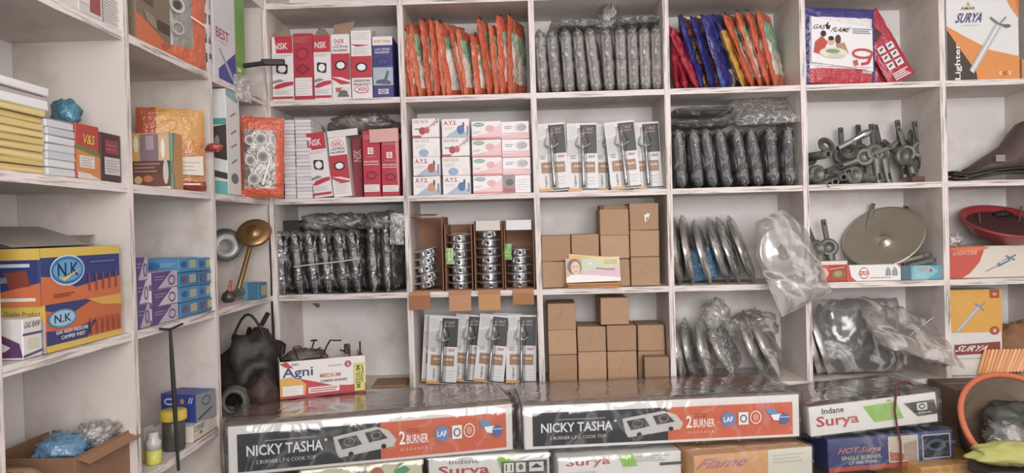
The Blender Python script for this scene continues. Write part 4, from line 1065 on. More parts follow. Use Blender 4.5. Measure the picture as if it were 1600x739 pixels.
F = B4.front; F.r(0, .86, 1, 1, '#b9483c'); F.t('HOT Surya', .08, .28, .42, .5, '#cf7a6a', skew=.1); F.t('SINGLE BURNER', .1, .54, .42, .66, '#b9bf8c'); F.t('L.P. GAS STOVE', .16, .71, .38, .8, '#d4d6dc')
F.r(.48, .04, .71, .82, '#c9bda8'); F.p([(.48, .82), (.48, .5), (.6, .6), (.6, .82)], '#b0603c'); F.p([(.6, .3), (.71, .2), (.71, .82), (.6, .82)], '#a98f78'); F.l([(.48, .04), (.48, .82), (.71, .82), (.71, .04)], .003, '#dcd8d4')
F.r(.75, .08, .97, .8, '#2c3440'); F.e(.86, .4, .08, .18, '#4d6478'); F.e(.86, .42, .05, .1, '#232a34'); F.l([(.75, .08), (.75, .8), (.97, .8), (.97, .08), (.75, .08)], .003, '#b9c0cc')
wrapchild(B4, 15, False)
B4.put('stove_carton', 'blue single burner stove carton under the green-patched white one', 'box', None, B4.rz, B4.lean)
# lower layer, only its top strip seen
ZL = .888
def low(tl, tr, col, lab, art, seed, h=.1, fm=None, d=.24):
    B = fbox(tl, tr, ZL, h, d, col); art(B.front); wrapchild(B, seed, False, fm); B.put('stove_carton', lab, 'box', 'cartons under the wrapped stove cartons', B.rz)
def a1(F): F.p([(.0, 0), (.6, 0), (1, .0), (1, .12), (.6, .1)], '#cdbfa0'); F.e(.62, .3, .06, .2, '#b9653c'); F.p([(.76, .25), (.82, .02), (.9, .25), (.84, .4), (.78, .4)], '#5f9a72'); F.e(.5, .25, .04, .1, '#6d95a8')
def a2(F): F.t('Indane', .17, .08, .42, .2, '#5a5658', False); F.t('Surya', .08, .24, .5, .56, '#b93a40'); F.p([(.56, .04), (.72, .04), (.66, .5), (.6, .5)], '#8fbf48'); F.r(.6, .2, .98, .6, '#4e4c4c'); F.r(.62, .24, .7, .5, '#e4e2de'); F.t('11', .635, .28, .685, .46, '#333'); F.r(.72, .24, .8, .5, '#d9d8d6'); F.e(.76, .36, .02, .08, '#555'); F.r(.83, .24, .95, .5, '#d9d8d6'); F.p([(.84, .4), (.89, .28), (.94, .4)], '#444')
def a3(F): F.t('Surya', .06, .02, .42, .3, '#b94a54'); F.t('L.P. GAS STOVE', .06, .4, .3, .46, '#8a8488', False); F.p([(.48, 0), (.6, 0), (.64, .34), (.52, .34)], '#8fbf48'); F.lines(.62, .06, .9, .24, 3, '#b0aeac', .003); F.r(.82, .28, 1, .36, '#5a5856')
def a4(F): F.r(0, 0, .62, 1, '#d49a5c'); F.t('Flame', .05, .1, .45, .36, '#a8708a', skew=.2); F.r(.62, 0, 1, 1, '#d4d2c4'); F.lines(.66, .12, .95, .4, 3, '#b9b6a8', .003)
low((468, 735), (659, 717), '#c9cba6', 'pale green wrapped carton under the left stove carton', a1, 21)
low((669, 716), (858, 706), '#dcdbd8', 'white carton with red lettering and green stripe below the left stove carton', a2, 22)
low((872, 716), (1064, 704), '#dddcda', 'white carton with pale red lettering below the middle stove carton', a3, 23)
low((1084, 713), (1268, 697), '#d4a468', 'orange and cream wrapped carton below the middle stove carton', a4, 24, .1)
ZL = .825
low((1440, 731), (1556, 722), '#d19a3c', 'yellow carton at the very bottom under the blue one', lambda F: F.r(0, .1, 1, .2, '#c2882c'), 25, .08)
# plinth carrying the pile
wallbox('trim_1', -.82, 1.9, -.62, -.005, 0, .742, M_FLOOR)
def filler(x, y, sx, sy, z0, z1, c, lab):
    B = Box(sx, sy, z1-z0, c); B.loc = (x, y, z0); B.put('stove_carton', lab, 'box', 'cartons under the wrapped stove cartons', 0, base=z0)
# red cord
mb = MB(); pts = [WZ(1428, 603, 1.036), WZ(1420, 597, 1.038), WZ(1406, 597, 1.038), WZ(1400, 604, 1.036), WY(1400, 618, -.285), WY(1398, 640, -.29), WY(1401, 662, -.29), WY(1407, 690, -.293), WY(1408, 715, -.295), WY(1407, 750, -.297)]
mb.tube(pts, .0028, mat('#6d2f2c', .6, 0, .2), None, 8); o = mb.build('cord'); setp(o, 'dark red cord hanging down in front of the green-patched stove carton', 'cord')

# ================================================================== fourth row (standing on shelf 4)
a, b = WZ(438, 625, ZC+.004), WZ(572, 611, ZC+.004)
rz = math.degrees(math.atan2((b-a).y, (b-a).x)); w_ = math.hypot((b-a).x, (b-a).y); h = .107; d = .13
o = empty('burner_carton', 'white, red and yellow open carton of burner wire on the left stove carton', 'box')
k = MB(); t = .003
k.box((0, -d/2+t/2, h/2), (w_, t, h), card('#e2dcd8'), None, .0006); k.box((0, d/2-t/2, h/2), (w_, t, h), card('#b8aca2'), None, .0006)
for sx in (-1, 1): k.box((sx*(w_/2-t/2), 0, h/2), (t, d-2*t, h), card('#d8d2ce'), None, .0006)
k.box((0, 0, t/2), (w_-2*t, d-2*t, t), kraft('#8a6a50'), None, .0005)
F = Face(k, (-w_/2, -d/2, h), (w_, 0, 0), (0, 0, -h), (0, -1, 0))
F.p([(0, .05), (.08, .0), (.16, .2), (.06, .15)], '#b93240'); F.t('DEV', .14, .06, .22, .13, '#3a4470'); F.t('Agni', .03, .17, .38, .5, '#2f4a84')
F.p([(0, .45), (.14, .42), (.3, .6), (.32, 1), (0, 1)], '#dba23c'); F.p([(.22, .48), (.4, .6), (.6, .74), (.8, .78), (1, .76), (1, 1), (.28, 1), (.3, .66)], '#c02f3c'); F.r(0, .93, 1, 1, '#b82d3a')
F.t('MEDIUM', .46, .4, .7, .51, '#c8743c'); F.t('CAMEEN BURNER', .46, .57, .78, .64, '#4a6878'); F.lines(.56, .17, .72, .23, 1, '#8a8a90', .002, 0); F.e(.79, .19, .04, .09, '#b03a4c'); F.t('A', .775, .13, .805, .25, '#e8dcdc')
F.r(.03, .66, .26, .92, '#e4e2de'); F.lines(.05, .69, .22, .9, 4, '#b0acaa', .001); F.r(.32, .74, .68, .9, '#e4dcda'); F.lines(.34, .76, .66, .88, 2, '#b05058', .003, .1)
F.r(.86, .18, .985, .96, '#d2cb58'); F.t('MEDIUM', .88, .25, .935, .88, '#5f6a34', rot=90); F.l([(.95, .25), (.965, .4), (.945, .55), (.96, .72)], .003, '#5a5a48')
F = Face(k, (w_/2, -d/2, h), (0, d, 0), (0, 0, -h), (1, 0, 0)); F.t('Agni', .1, .22, .75, .48, '#4a4648', skew=.1); F.p([(0, .75), (.5, .7), (1, .4), (1, 1), (0, 1)], '#a83c40'); F.p([(0, .85), (.6, .8), (1, .6), (1, .7), (.6, .9)], '#d8ccc8')
k.build('carton_body', o)
cx, cy = (a+b)/2*1, 0
R = math.radians(rz); c = (a+b)/2
pose(o, (c.x-math.sin(R)*d/2, c.y+math.cos(R)*d/2, ZC+.0048), rz)
for i in range(7):
    r = random.Random(i+3); mb = MB()
    p = [Vector((w_*(.13*i-.4), 0, .02))]
    for q in range(8): p.append(p[-1]+Vector((r.uniform(-.015, .02), r.uniform(-.018, .018), r.uniform(.015, .038) if q < 5 else r.uniform(-.015, .005))))
    for v in p: v.x = max(-w_*.45, min(w_*.45, v.x)); v.y = max(-d*.4, min(d*.4, v.y)); v.z = min(v.z, h+.045)
    mb.tube(p, .0026, mat('#4a3f3a', .5, .4, .2), None, 6); w = mb.build('burner_wire'); setp(w, f'dark bent burner wire sticking out of the open carton, {LR[i]} from its left end', 'wire', 'bent wires in the open carton'); w.matrix_world = o.matrix_world.copy()
mb = MB(); mb.box((0, 0, 0), (.018, .016, .03), mat('#5f4238', .5, .3), None, .003); w = mb.build('wire_end'); setp(w, 'reddish metal end standing above the open carton', 'metal end'); w.matrix_world = o.matrix_world @ Tr(w_*.33, .01, h+.012)
mb = MB(); mb.blob(.06, .04, .02, mat('#6a6058', .6, .2, .2), None, 3, .5, 3, 20, 12); w = mb.build('burner_lump'); setp(w, 'dull heap of burner parts showing over the open carton rim', 'burner parts'); w.matrix_world = o.matrix_world @ Tr(-w_*.18, .02, h)
mb = MB(); mb.box((0, 0, .004), (.11, .12, .008), kraft('#9a7350'), None, .002); w = mb.build('cardboard_sheet'); setp(w, 'flat brown cardboard lying in the empty cell right of the open carton', 'cardboard'); P = WY(612, 600, .08); pose(w, (P.x, .08, 0), 4, 0, 0, S4)
mb = MB(); mb.p = None
vs = [(-.012, 0, 0), (.012, 0, .0), (.016, 0, -.012), (.006, 0, -.016)]; vs += [(x, .0015, z) for x, y, z in vs]
mb.add(vs, [[0, 1, 2, 3], [7, 6, 5, 4], [0, 4, 5, 1], [1, 5, 6, 2], [2, 6, 7, 3], [3, 7, 4, 0]], mat('#7d7454', .7)); w = mb.build('peeled_paper'); setp(w, 'small olive scrap stuck on the wall of the cell above the open carton', 'scrap'); P = WY(493, 474, DEP); w.matrix_world = Tr(P.x, DEP-.0022, P.z)

g = 'plain brown cartons on the lower shelf'
stackcol(853, 898, (555, 516, 474), S4, ('plain brown carton at bottom left of the lower shelf', 'plain brown carton in the middle of the left tall stack', 'plain brown carton on top of the left tall stack'), g, .02, 1)
stackcol(899, 944, (550, 510), S4, ('plain brown carton at the bottom, second from left on the lower shelf', 'plain brown carton second from left in the upper full row'), g, .02, 2)
stackcol(945, 992, (549, 508.5), S4, ('plain brown carton at the bottom, third from left on the lower shelf', 'plain brown carton bearing the single top carton on its left end'), g, .022, 0)
z = WY(965, 508, .02).z
B = pxbox(937, 981, 466, 509, .02, .12, '#000', z+.001, kraft('#b08a68'), .001); B.top.r(0, .48, 1, .52, '#b99670'); B.put('kraft_carton', 'single brown carton perched on top in the middle of the lower shelf', 'box', g, 3, base=z+.001)
stackcol(993, 1036, (549, 508), S4, ('dull brown carton at the bottom right behind a smaller one', 'dull greyish brown carton at right of the upper full row'), g, .06, 3)
B = pxbox(1008, 1046, 559, 592, -.005, .055, '#000', S4, kraft('#9a7a5c'), .001); B.put('kraft_carton', 'small dull brown carton in front at the lower right corner', 'box', g, -2, base=S4)

g = 'steel plates in plastic on the lower shelf'
for i, (x, l_, r, fm, rz_) in enumerate(((1066, -8, .075, FILM_BAG, 76), (1084, -11, .078, FILM, 74), (1112, -14, .078, FILM_BAG, 68), (1150, -30, .07, FILM_HAZY, 60), (1196, -24, .085, FILM, 66), (1218, -26, .088, FILM_BAG, 66))):
    wplate(f'steel plate on edge in clear plastic, {("leftmost", "second", "third", "fourth", "fifth", "rightmost")[i]} on the lower shelf', x, 540, .1, r, rz_, l_, 0, fm, 180+i, S4+.002, g, .034)
for (x, y_, w2, h2, sd, lab) in ((1120, 475, .1, .1, 3, 'crumpled clear bag top rising above the lower shelf plates'), (1180, 492, .17, .09, 6, 'wide clear bag ballooning over the right lower plates')):
    mb = MB(); mb.blob(w2*.5, .05, h2*.5, FILM_BAG, None, sd, .3, 2., 30, 20, False); o = mb.build('plastic_bag'); setp(o, lab, 'plastic bag'); P = WY(x, y_+18, .09); o.location = (P.x, .12, P.z)
# large dark bag of plates
o = empty('bagged_plates', 'large grey plastic bag with steel plates filling the lower right cell', 'bag')
for i, (dx, l_) in enumerate(((-.125, -14), (-.09, -18))):
    k = plate(.105, STEEL); T = Tr(dx, .0, .0) @ Ry(l_) @ Rz(72); k.v = [tuple(T @ Vector((a, b, c+.108))) for a, b, c in k.v]; k.build('plate', o)
k = MB(); k.pouch(.29, .245, .14, FILM_BAG, Tr(.0, 0, .0), 12, 26, 26, .014, pinch=.15, sq=4, nf=11); k.build('plastic_bag', o)
k = MB(); k.pouch(.24, .2, .1, mat('#444a48', .3, .4, .25, .3, 9, .9), Tr(.012, .015, .006), 22, 22, 22, .012, sq=4, nf=12, top=.1); k.build('dark_contents', o)
k = MB(); k.tube([(.085+.016*math.cos(q/8*math.pi), -.0,   .185+.05*math.sin(q/8*math.pi)) for q in range(9)], [.006]*9, FILM_HAZY, None, 8); k.build('bag_handle', o)
P = WY(1343, 530, .09); pose(o, (P.x, .1, 0), 0, 0, 0, S4)
mb = MB(); a, b = WY(1410, 533, .02), WY(1459, 495, .02); mb.tube([a, b], [.004, .0035], CHROME, None, 10); o = mb.build('steel_rod'); setp(o, 'thin bright steel rod poking up right from the grey bag', 'rod')
mb = MB(); mb.pouch(.27, .26, .05, FILM_BAG, None, 33, 20, 20, .022, nf=12, pinch=.3); o = mb.build('plastic_sheet'); setp(o, 'loose clear plastic sheet draped between the grey bag and the right post', 'plastic sheet'); P = WY(1420, 570, -.08); pose(o, (P.x+.02, -.13, 0), 10, 8, 62, ZC+.02)
# yellow lighter carton, far right
B = pxbox(1484, 1566, 453, 592, .03, .07, '#d9d6cf', S4); F = B.front
F.r(0, 0, 1, .5, '#dba235'); F.p([(.1, .5), (.18, .5), (.62, .2), (.56, .16)], '#a9a8ac'); F.l([(.14, .48), (.58, .19)], .003, '#d4d4d8'); F.l([(.48, .16), (.58, .2), (.66, .25)], .005, '#8f8e94'); F.l([(.58, .2), (.68, .15)], .004, '#8f8e94')
F.r(.77, 0, .95, .1, '#a8502f'); F.r(.82, .04, .9, .07, '#d9a24c'); F.e(.85, .48, .09, .05, '#b04a2f'); F.r(.82, .46, .88, .5, '#d9b49a')
F.p([(.08, .64), (.95, .61), (.95, .74), (.08, .76)], '#8c3f3c'); F.t('SURYA', .13, .65, .72, .72, '#e6dcd6', skew=.2); F.lines(.08, .79, .6, .81, 1, '#a39f98', .002)
B.put('display_carton', 'yellow over white lighter carton in the lower right cell', 'box', base=S4)
mb = MB(); mb.blob(.1, .05, .085, mat('#96683f', .7, 0, .2, 0, 18, .5), None, 8, .25, 2.4, 26, 16); o = mb.build('brown_sack'); setp(o, 'brown rounded sack behind the orange cards at the right edge', 'sack'); P = WY(1592, 545, .12); pose(o, (P.x+.03, .15, 0), 0, 0, 0, S4)
for i in range(13):
    mb = MB(); mb.box((0, 0, .04), (.0085, .05, .08), card(('#dd923a', '#d5852f', '#e6a14a')[i % 3]), None, .0006)
    o = mb.build('orange_card'); setp(o, f'thin orange card, {(["leftmost"]+ORD[1:])[i]} of the fanned pack at the right edge', 'card', 'fanned orange cards at the right edge')
    P = WY(1534+i*5.4, 585, .02); pose(o, (P.x, .035, 0), -30, 16+i*.8, 0, S4)

# orange tub tilted toward the viewer, with a bag of dark parts
o = empty('tub', 'round tub with thick orange rim tilted forward at the lower right', 'tub')
k = MB(); k.tube([(.155*math.cos(2*math.pi*i/48), .155*math.sin(2*math.pi*i/48), .1) for i in range(48)], .0085, mat('#cf6a3c', .4, 0, .08), None, 10, closed=True); k.build('rim', o)
k = MB(); k.lathe([(0, .0), (.115, .0), (.15, .1), (.154, .1), (.119, -.004), (0, -.004)], mat('#6a5a48', .5, 0, .15), None, 40); k.build('bowl', o)
P = WY(1590, 668, -.3); o.matrix_world = Tr(P.x+.02, -.285, P.z) @ Rx(52) @ Tr(0, 0, -.1)
mb = MB(); mb.blob(.085, .07, .04, mat('#4c4f49', .5, .2, .3, 0, 20, .5), None, 31, .4, 3, 26, 16, False); q = mb.build('dark_parts'); setp(q, 'dark heap of parts lying in the orange rimmed tub', 'parts'); q.matrix_world = o.matrix_world @ Tr(.01, .02, .06)
mb = MB(); mb.blob(.06, .05, .035, FILM_BAG, None, 37, .5, 3, 26, 16, False); q = mb.build('plastic_bag'); setp(q, 'clear bag of small parts in front of the orange rimmed tub heap', 'plastic bag'); q.matrix_world = o.matrix_world @ Tr(-.045, -.035, .09)
mb = MB(); mb.blob(.11, .05, .026, mat('#b3b35c', .8, 0, .15, 0, 22, .5), None, 41, .3, 2.5, 28, 16, False); q = mb.build('cloth'); setp(q, 'crumpled yellow-green cloth below the orange rimmed tub', 'cloth'); P = WY(1582, 708, -.43); q.location = P
mb = MB(); mb.box((0, 0, 0), (.2, .1, .03), mat('#3f3a36', .6), None, .004); q = mb.build('dark_carton'); setp(q, 'dark carton end beneath the yellow-green cloth', 'box'); P = WY(1590, 736, -.42); q.location = P

B = Box(.3, .15, .995-.742, '#000', kraft('#6f5a48')); B.top.r(0, .46, 1, .54, '#8a745c'); B.loc = (1.39, -.09, .742); B.put('kraft_carton', 'dark brown carton standing behind the orange rimmed tub', 'box', base=.742)

# ================================================================== left-hand shelving
def lbox(x0, x1, yt, X, base, d, col, m=None, yb=None, jit=.0005):
    """a box whose right side (facing the aisle) lies at this X between these photograph columns"""
    ym = yt+60
    y0, y1 = WX(x0, ym, X).y, WX(x1, ym, X).y
    z = WX((x0+x1)/2, yt, X).z
    B = Box(d, y1-y0, z-base, col, m, jit); B.loc = (X-d/2, (y0+y1)/2, base); return B
X0 = XL-.008
# top shelf
B = lbox(124, 157, -30, X0, S1, .12, '#c9c3c0'); B.right.r(0, 0, 1, .7, '#d4cfcc'); B.right.r(.5, .3, 1, .86, '#9c4a50'); B.put('carton', 'grey and dull red carton at the top left, left of the lettered one', 'box', base=S1)
B = lbox(158, 192, -30, X0, S1, .12, '#cdc8c5'); B.right.lines(.1, .4, .9, .95, 9, '#98928f', .001); B.right.l([(.03, 0), (.03, 1)], .003, '#8d8784'); B.put('carton', 'pale grey lettered carton beside the first left partition at the top', 'box', base=S1)
B = lbox(212, 266, -20, X0, S1, .12, '#7f705c'); F = B.right
F.p([(0, .55), (.4, .66), (1, .9), (1, 1), (0, 1)], '#cf6a38'); F.p([(0, .1), (.5, .2), (.5, .35), (0, .3)], '#5c5142'); F.r(.6, .5, .98, .68, '#4f4438'); F.e(.8, .9, .1, .05, '#c8442c'); F.p([(.2, .45), (.5, .5), (.6, .7), (.3, .62)], '#97866a')
B.put('carton', 'brown and orange carton at the top of the left shelving', 'box', base=S1)
def lpouch(label, px, ymid, X, w_, h, t, cf, base, ang, lean=0, seed=0, art=None, tilt=0, wr=.004):
    mb = MB(); mb.pouch(w_, h, t, cf, None, seed, 14, 18, wr)
    if art: art(Face(mb, (-w_/2, -t/2-.004, h), (w_, 0, 0), (0, 0, -h), (0, -1, 0)))
    o = mb.build('pouch'); setp(o, label, 'pouch'); P = WX(px, ymid, X); pose(o, (X, P.y, 0), ang, lean, tilt, base); return o
def cf_og(u, v): return plast('#d0623a') if u > .6 or v < .16 else plast('#8d8a84' if u > .12 else '#b9b4ae')
def art_ring(F): F.ring(.2, .42, .15, .07, .007, '#c4c0bb'); F.e(.2, .42, .09, .04, '#5a4438'); F.ring(.2, .66, .13, .06, .005, '#b3afa9'); F.l([(.5, .5), (.9, .56)], .004, '#e8e0da')
lpouch('orange and clear pouch with round rings beside the brown carton', 289, 40, X0-.012, .13, .24, .03, cf_og, S1, 68, 0, 201, art_ring)
lpouch('narrow dark purple and white pouch edge beside the ring pouch', 314, 40, X0-.005, .07, .23, .02, lambda u, v: plast('#4a3a58' if int(v*9) % 2 else '#cfc8c8'), S1, 74, 0, 203)
B = lbox(332, 366, -30, X0, S1, .05, '#d3d4d8'); F = B.right
F.t('BEST', .12, .5, .7, .6, '#a83a4c'); F.p([(1, .66), (1, 1), (.2, 1), (.2, .9)], '#45489a'); F.l([(.25, .7), (.85, .95)], .012, '#c4c8d0'); F.l([(.25, .7), (.8, .93)], .004, '#7d828c'); F.lines(.2, .62, .6, .64, 1, '#9a6a70', .001)
B.put('carton', 'white and blue lighter carton near the corner of the left shelving top', 'box', base=S1)
B = lbox(367, 382, -20, X0, S1, .06, '#6fa043'); B.right.r(.1, .8, .5, .84, '#c9d8c0'); B.put('carton', 'narrow bright green carton next to the white and blue one', 'box', base=S1)
mb = MB(); mb.pouch(.06, .075, .02, FILM_HAZY, None, 9, 10, 12, .01); o = mb.build('plastic_scrap'); setp(o, 'grey plastic scrap hanging over the shelf edge under the green carton', 'plastic'); P = WX(378, 140, XL+.012); o.matrix_world = Tr(XL+.014, P.y, P.z-.035) @ Rz(60)
# second shelf, nearest bay
z = S2; n = 9; ztop = WX(40, 166, X0).z; hh = (ztop-z)/n
for i in range(n):
    B = lbox(-26, 71, 200, X0, z, .13, '#d9b24e'); B2 = Box(.13, B.d, hh-.001, ('#d9bf78', '#d4b86c', '#dfc684')[i % 3], None, .0008); B2.loc = (B.loc[0]+random.uniform(-.003, .003), B.loc[1]+random.uniform(-.003, .003), z)
    B2.right.l([(0, .15), (1, .2)], .0012, '#b99a50')
    B2.put('yellow_carton', f'flat yellow carton, {nth(n-1-i, n)} of the yellow stack at far left', 'box', 'flat yellow cartons in the far left stack', base=z); z += hh
for i, (c, hgt, lab, dx) in enumerate((('#dcdcdc', .016, 'flat white box directly on top of the yellow stack', 0), ('#b9a9a4', .008, 'dull pink sheet pack between the two white boxes over the yellow stack', -.004), ('#e0e0e0', .014, 'uppermost flat white box over the yellow stack', .003))):
    B2 = Box(.14, .175, hgt, c, None, .0006); y1 = WX(76, 150, X0).y; B2.loc = (X0-.07+dx, y1-.09, z); B2.put('flat_box', lab, 'box', None, (i-1)*1.2, base=z); z += hgt+.0008
z = S2; n = 7; ztop = WX(95, 190, X0).z; hh = (ztop-z)/n
for i in range(n):
    B = lbox(73.5, 117, 200, X0, z, .12, '#c9ccd0'); B2 = Box(.12, B.d, hh-.001, ('#c9ccd0', '#d2d4d6', '#bfc3c8')[i % 3], None, .0006); B2.loc = (B.loc[0]+random.uniform(-.002, .002), B.loc[1], z)
    B2.put('white_carton', f'flat bluish white carton, {nth(n-1-i, n)} of the stack between yellow cartons and red carton', 'box', 'flat bluish white cartons stacked beside the yellow ones', base=z); z += hh
B2 = Box(.13, .14, .004, '#7f7e7c', None, .001); y1 = WX(118, 180, X0).y; B2.loc = (X0-.075, y1-.045, z); B2.put('grey_sheet', 'dark grey sheets lying over the bluish white stack', 'sheets', None, -6, base=z)
mb = MB(); mb.blob(.026, .022, .03, foil('#4a86a0'), None, 4, .35, 2, 18, 12); o = mb.build('blue_wrapper'); setp(o, 'crumpled blue wrapper behind the white boxes on the yellow stack', 'wrapper'); P = WX(100, 155, X0-.05); pose(o, (X0-.06, P.y+.02, 0), 0, 0, 0, z+.005)
B = lbox(119, 156, 196, X0, S2, .1, '#b5402f'); F = B.right
F.p([(0, .38), (1, .5), (1, .58), (0, .47)], '#5f7f3c'); F.p([(0, .47), (1, .58), (1, 1), (0, .88)], '#cf7f3c'); F.t('V&S', .28, .18, .78, .36, '#e0b04c', skew=.1); F.r(.12, .58, .75, .8, '#d6cfc4'); F.lines(.18, .6, .68, .78, 4, '#9a8f84', .001); F.p([(0, .88), (.5, .9), (1, 1), (0, 1)], '#d4c8bc')
B.put('carton', 'red and orange carton with gold lettering beside the white stack', 'box', base=S2)
B = lbox(158, 190, 210, X0, S2, .1, '#4a3236'); F = B.right; F.r(.2, .14, .85, .42, '#8a3a42'); F.lines(.28, .2, .78, .38, 2, '#c05a60', .002); F.r(.15, .5, .9, .86, '#c4bfbc'); F.lines(.2, .54, .85, .82, 5, '#8d8684', .001)
B.put('carton', 'dark maroon carton with white panel beside the first left partition', 'box', base=S2)
# second shelf, middle bay
zt = S2
B = pxbox(207, 269, 208, 292, -.62, .05, '#c9b088', S2); F = B.front
F.r(0, 0, .18, .5, '#d2ab4a'); F.e(.1, .2, .06, .15, '#e8e0d0'); F.r(.2, .02, .66, .5, '#8f7580'); F.r(.35, .05, .55, .3, '#b09aa4'); F.r(.67, .03, .95, .5, '#d8b48c'); F.e(.78, .28, .05, .18, '#efe8e0'); F.r(0, .5, 1, .74, '#6e4a44'); F.lines(.05, .52, .7, .72, 3, '#a87e70', .004)
F.r(0, .74, 1, .96, '#7a5040'); F.e(.15, .84, .1, .07, '#d8b070'); F.e(.4, .82, .12, .06, '#c07850'); F.e(.85, .7, .07, .22, '#c9c4c4'); F.r(0, .96, 1, 1, '#e0d8cc'); F.p([(.96, 0), (1, 0), (1, 1), (.97, 1)], '#4f9a84'); B.right.p([(0, 0), (1, 0), (1, 1), (0, 1)], '#c08848'); B.right.p([(0, 0), (.3, 0), (.1, .6), (.25, 1), (0, 1)], '#5a927c')
B.put('carton', 'carton printed with a warm kitchen scene in the middle left bay', 'box', base=S2)
def cf_mg(u, v): return plast('#8c2f28') if v < .12 else plast('#b5532a' if u < .3 and v > .6 else '#cf9440' if v > .35+.3*u else '#c8813f')
def art_mg(F): F.p([(.1, .5), (.3, .55), (.4, .8), (.05, .8)], '#3f7a5c'); F.p([(.35, .62), (.95, .58), (.95, .82), (.45, .8)], '#c9bfae'); F.lines(.45, .64, .9, .78, 3, '#a08a78', .002); F.lines(.3, .9, .9, .95, 1, '#d8b49a', .005, 0)
lpouch('orange pouch bulging over the shelf edge behind the kitchen carton', 268, 240, XL-.053, .155, .205, .035, cf_mg, S2, 32, 0, 211, art_mg)
# second shelf, corner bay
a, b = WX(354, 220, XL), WX(375, 220, XL); h = WX(360, 142, XL).z-S2
B = Box(.045, b.y-a.y, h, '#d8dad8', None, .0005); B.loc = (XL-.022, (a.y+b.y)/2, S2); F = B.front
F.r(0, .28, 1, .34, '#4f9a98'); F.p([(0, .36), (1, .34), (1, .68), (0, .64)], '#4a3f3c'); F.e(.4, .5, .15, .06, '#8f8a88'); F.p([(0, .76), (1, .8), (1, .86), (0, .82)], '#4a3f3c'); F.p([(0, .86), (1, .88), (1, 1), (0, 1)], '#5fb0ae')
F = B.right; F.p([(0, 0), (1, 0), (.8, .1), (0, .06)], '#7fb0ac')
for v in (.25, .42, .55, .7): F.l([(.3, v), (.7, v-.05)], .004, '#b9434c')
F.e(.5, .84, .25, .05, '#6f6a70')
B.put('carton', 'tall teal, dark and white lighter carton standing at the second left partition', 'box', base=S2)
def cf_sv(u, v): return plast('#d2552c') if v > .86 or v < .1 or u > .8 or u < .04 else foil('#a59f99' if (int(u*11)+int(v*9)) % 3 else '#8a817a')
def art_sv(F):
    for (u, v, r) in ((.2, .3, .1), (.45, .28, .12), (.22, .55, .11), (.5, .5, .13), (.3, .78, .12), (.55, .75, .1)): F.e(u, v, r*1.05, r*.6, '#7d756e'); F.ring(u, v, r, r*.55, .0035, '#c4bfba'); F.e(u, v, r*.5, r*.28, '#4d4540')
    F.l([(.5, .85), (.68, .5)], .006, '#d8d4d0')
lpouch('orange pouch with silver fittings in its window at the corner post', 408, 240, XL+.028, .125, .242, .03, cf_sv, S2-.003, 22, 2, 221, art_sv)
# third shelf, nearest bay
B = lbox(72, 191, 468, XL-.002, S3, .16, '#c9662f'); h = B.h
F = B.right; F.p([(0, 0), (.62, 0), (.3, .28), (0, .12)], '#3b3f74'); F.r(0, .86, 1, 1, '#d9b53c'); F.p([(0, .55), (.3, .62), (.62, .5), (.5, .86), (0, .86)], '#3b3f74'); F.p([(.5, .0), (1, 0), (1, .25), (.7, .18)], '#d7a23c')
F.e(.19, .33, .17, .2, '#3f86b8'); F.e(.19, .33, .15, .165, '#9cc0d4'); F.t('N.K', .09, .24, .29, .42, '#1f3f6a'); F.t('GAS HIGH PRESSURE', .1, .58, .5, .66, '#e0dce0'); F.t('CAMPER WEST', .16, .7, .46, .78, '#e0dce0')
for i in range(6): F.l([(.54+.075*i, .82), (.54+.075*i, .5)], .006, '#8f3f34'); F.e(.54+.075*i, .5, .02, .05, '#b5502f')
F = B.front; F.r(0, 0, 1, .36, '#d9b53c'); F.t('Quality Product', .55, .12, .95, .26, '#5a4a34', False); F.r(0, .36, 1, 1, '#b9b0b8')
B.put('carton', 'orange and blue carton with round emblem, lower one of the pair', 'box', base=S3)
zz = S3+h+.0008
o = empty('open_carton', 'blue, yellow and orange carton with open flaps on top of the similar lower one', 'box')
a, b = WX(63, 430, XL-.004), WX(187, 430, XL-.004); L = b.y-a.y; h = WX(63, 388, XL-.004).z-zz; W_ = .17; k = MB(); t = .003
c = card('#35407c')
k.box((W_/2-t/2, 0, h/2), (t, L, h), c, None, .0006); k.box((-W_/2+t/2, 0, h/2), (t, L, h), c, None, .0006)
for sy in (-1, 1): k.box((0, sy*(L/2-t/2), h/2), (W_-2*t, t, h), c, None, .0006)
k.box((0, 0, t/2), (W_-2*t, L-2*t, t), kraft('#7a6450'), None, .0005)
F = Face(k, (W_/2, -L/2, h), (0, L, 0), (0, 0, -h), (1, 0, 0))
F.r(0, 0, 1, .17, '#d9b53c'); F.p([(0, .5), (.15, .55), (.4, .75), (.75, .66), (1, .62), (1, 1), (0, 1)], '#d06a35'); F.p([(0, .5), (.12, .52), (.3, .76), (0, .8)], '#d06a35'); F.e(.3, .42, .2, .27, '#2f74ac'); F.ring(.3, .42, .2, .27, .003, '#b9d4e4'); F.e(.3, .42, .17, .2, '#5f9fcc'); F.t('N.K', .18, .28, .43, .54, '#16335f'); F.p([(.18, .5), (.24, .56), (.46, .4), (.25, .62)], '#d9c84c')
for i in range(5): F.l([(.56+.09*i, .85), (.56+.09*i, .52)], .005, '#8a4a54')
F.lines(.12, .82, .36, .9, 2, '#8f3f24', .002); F.lines(.56, .26, .9, .34, 1, '#5f6ea8', .003)
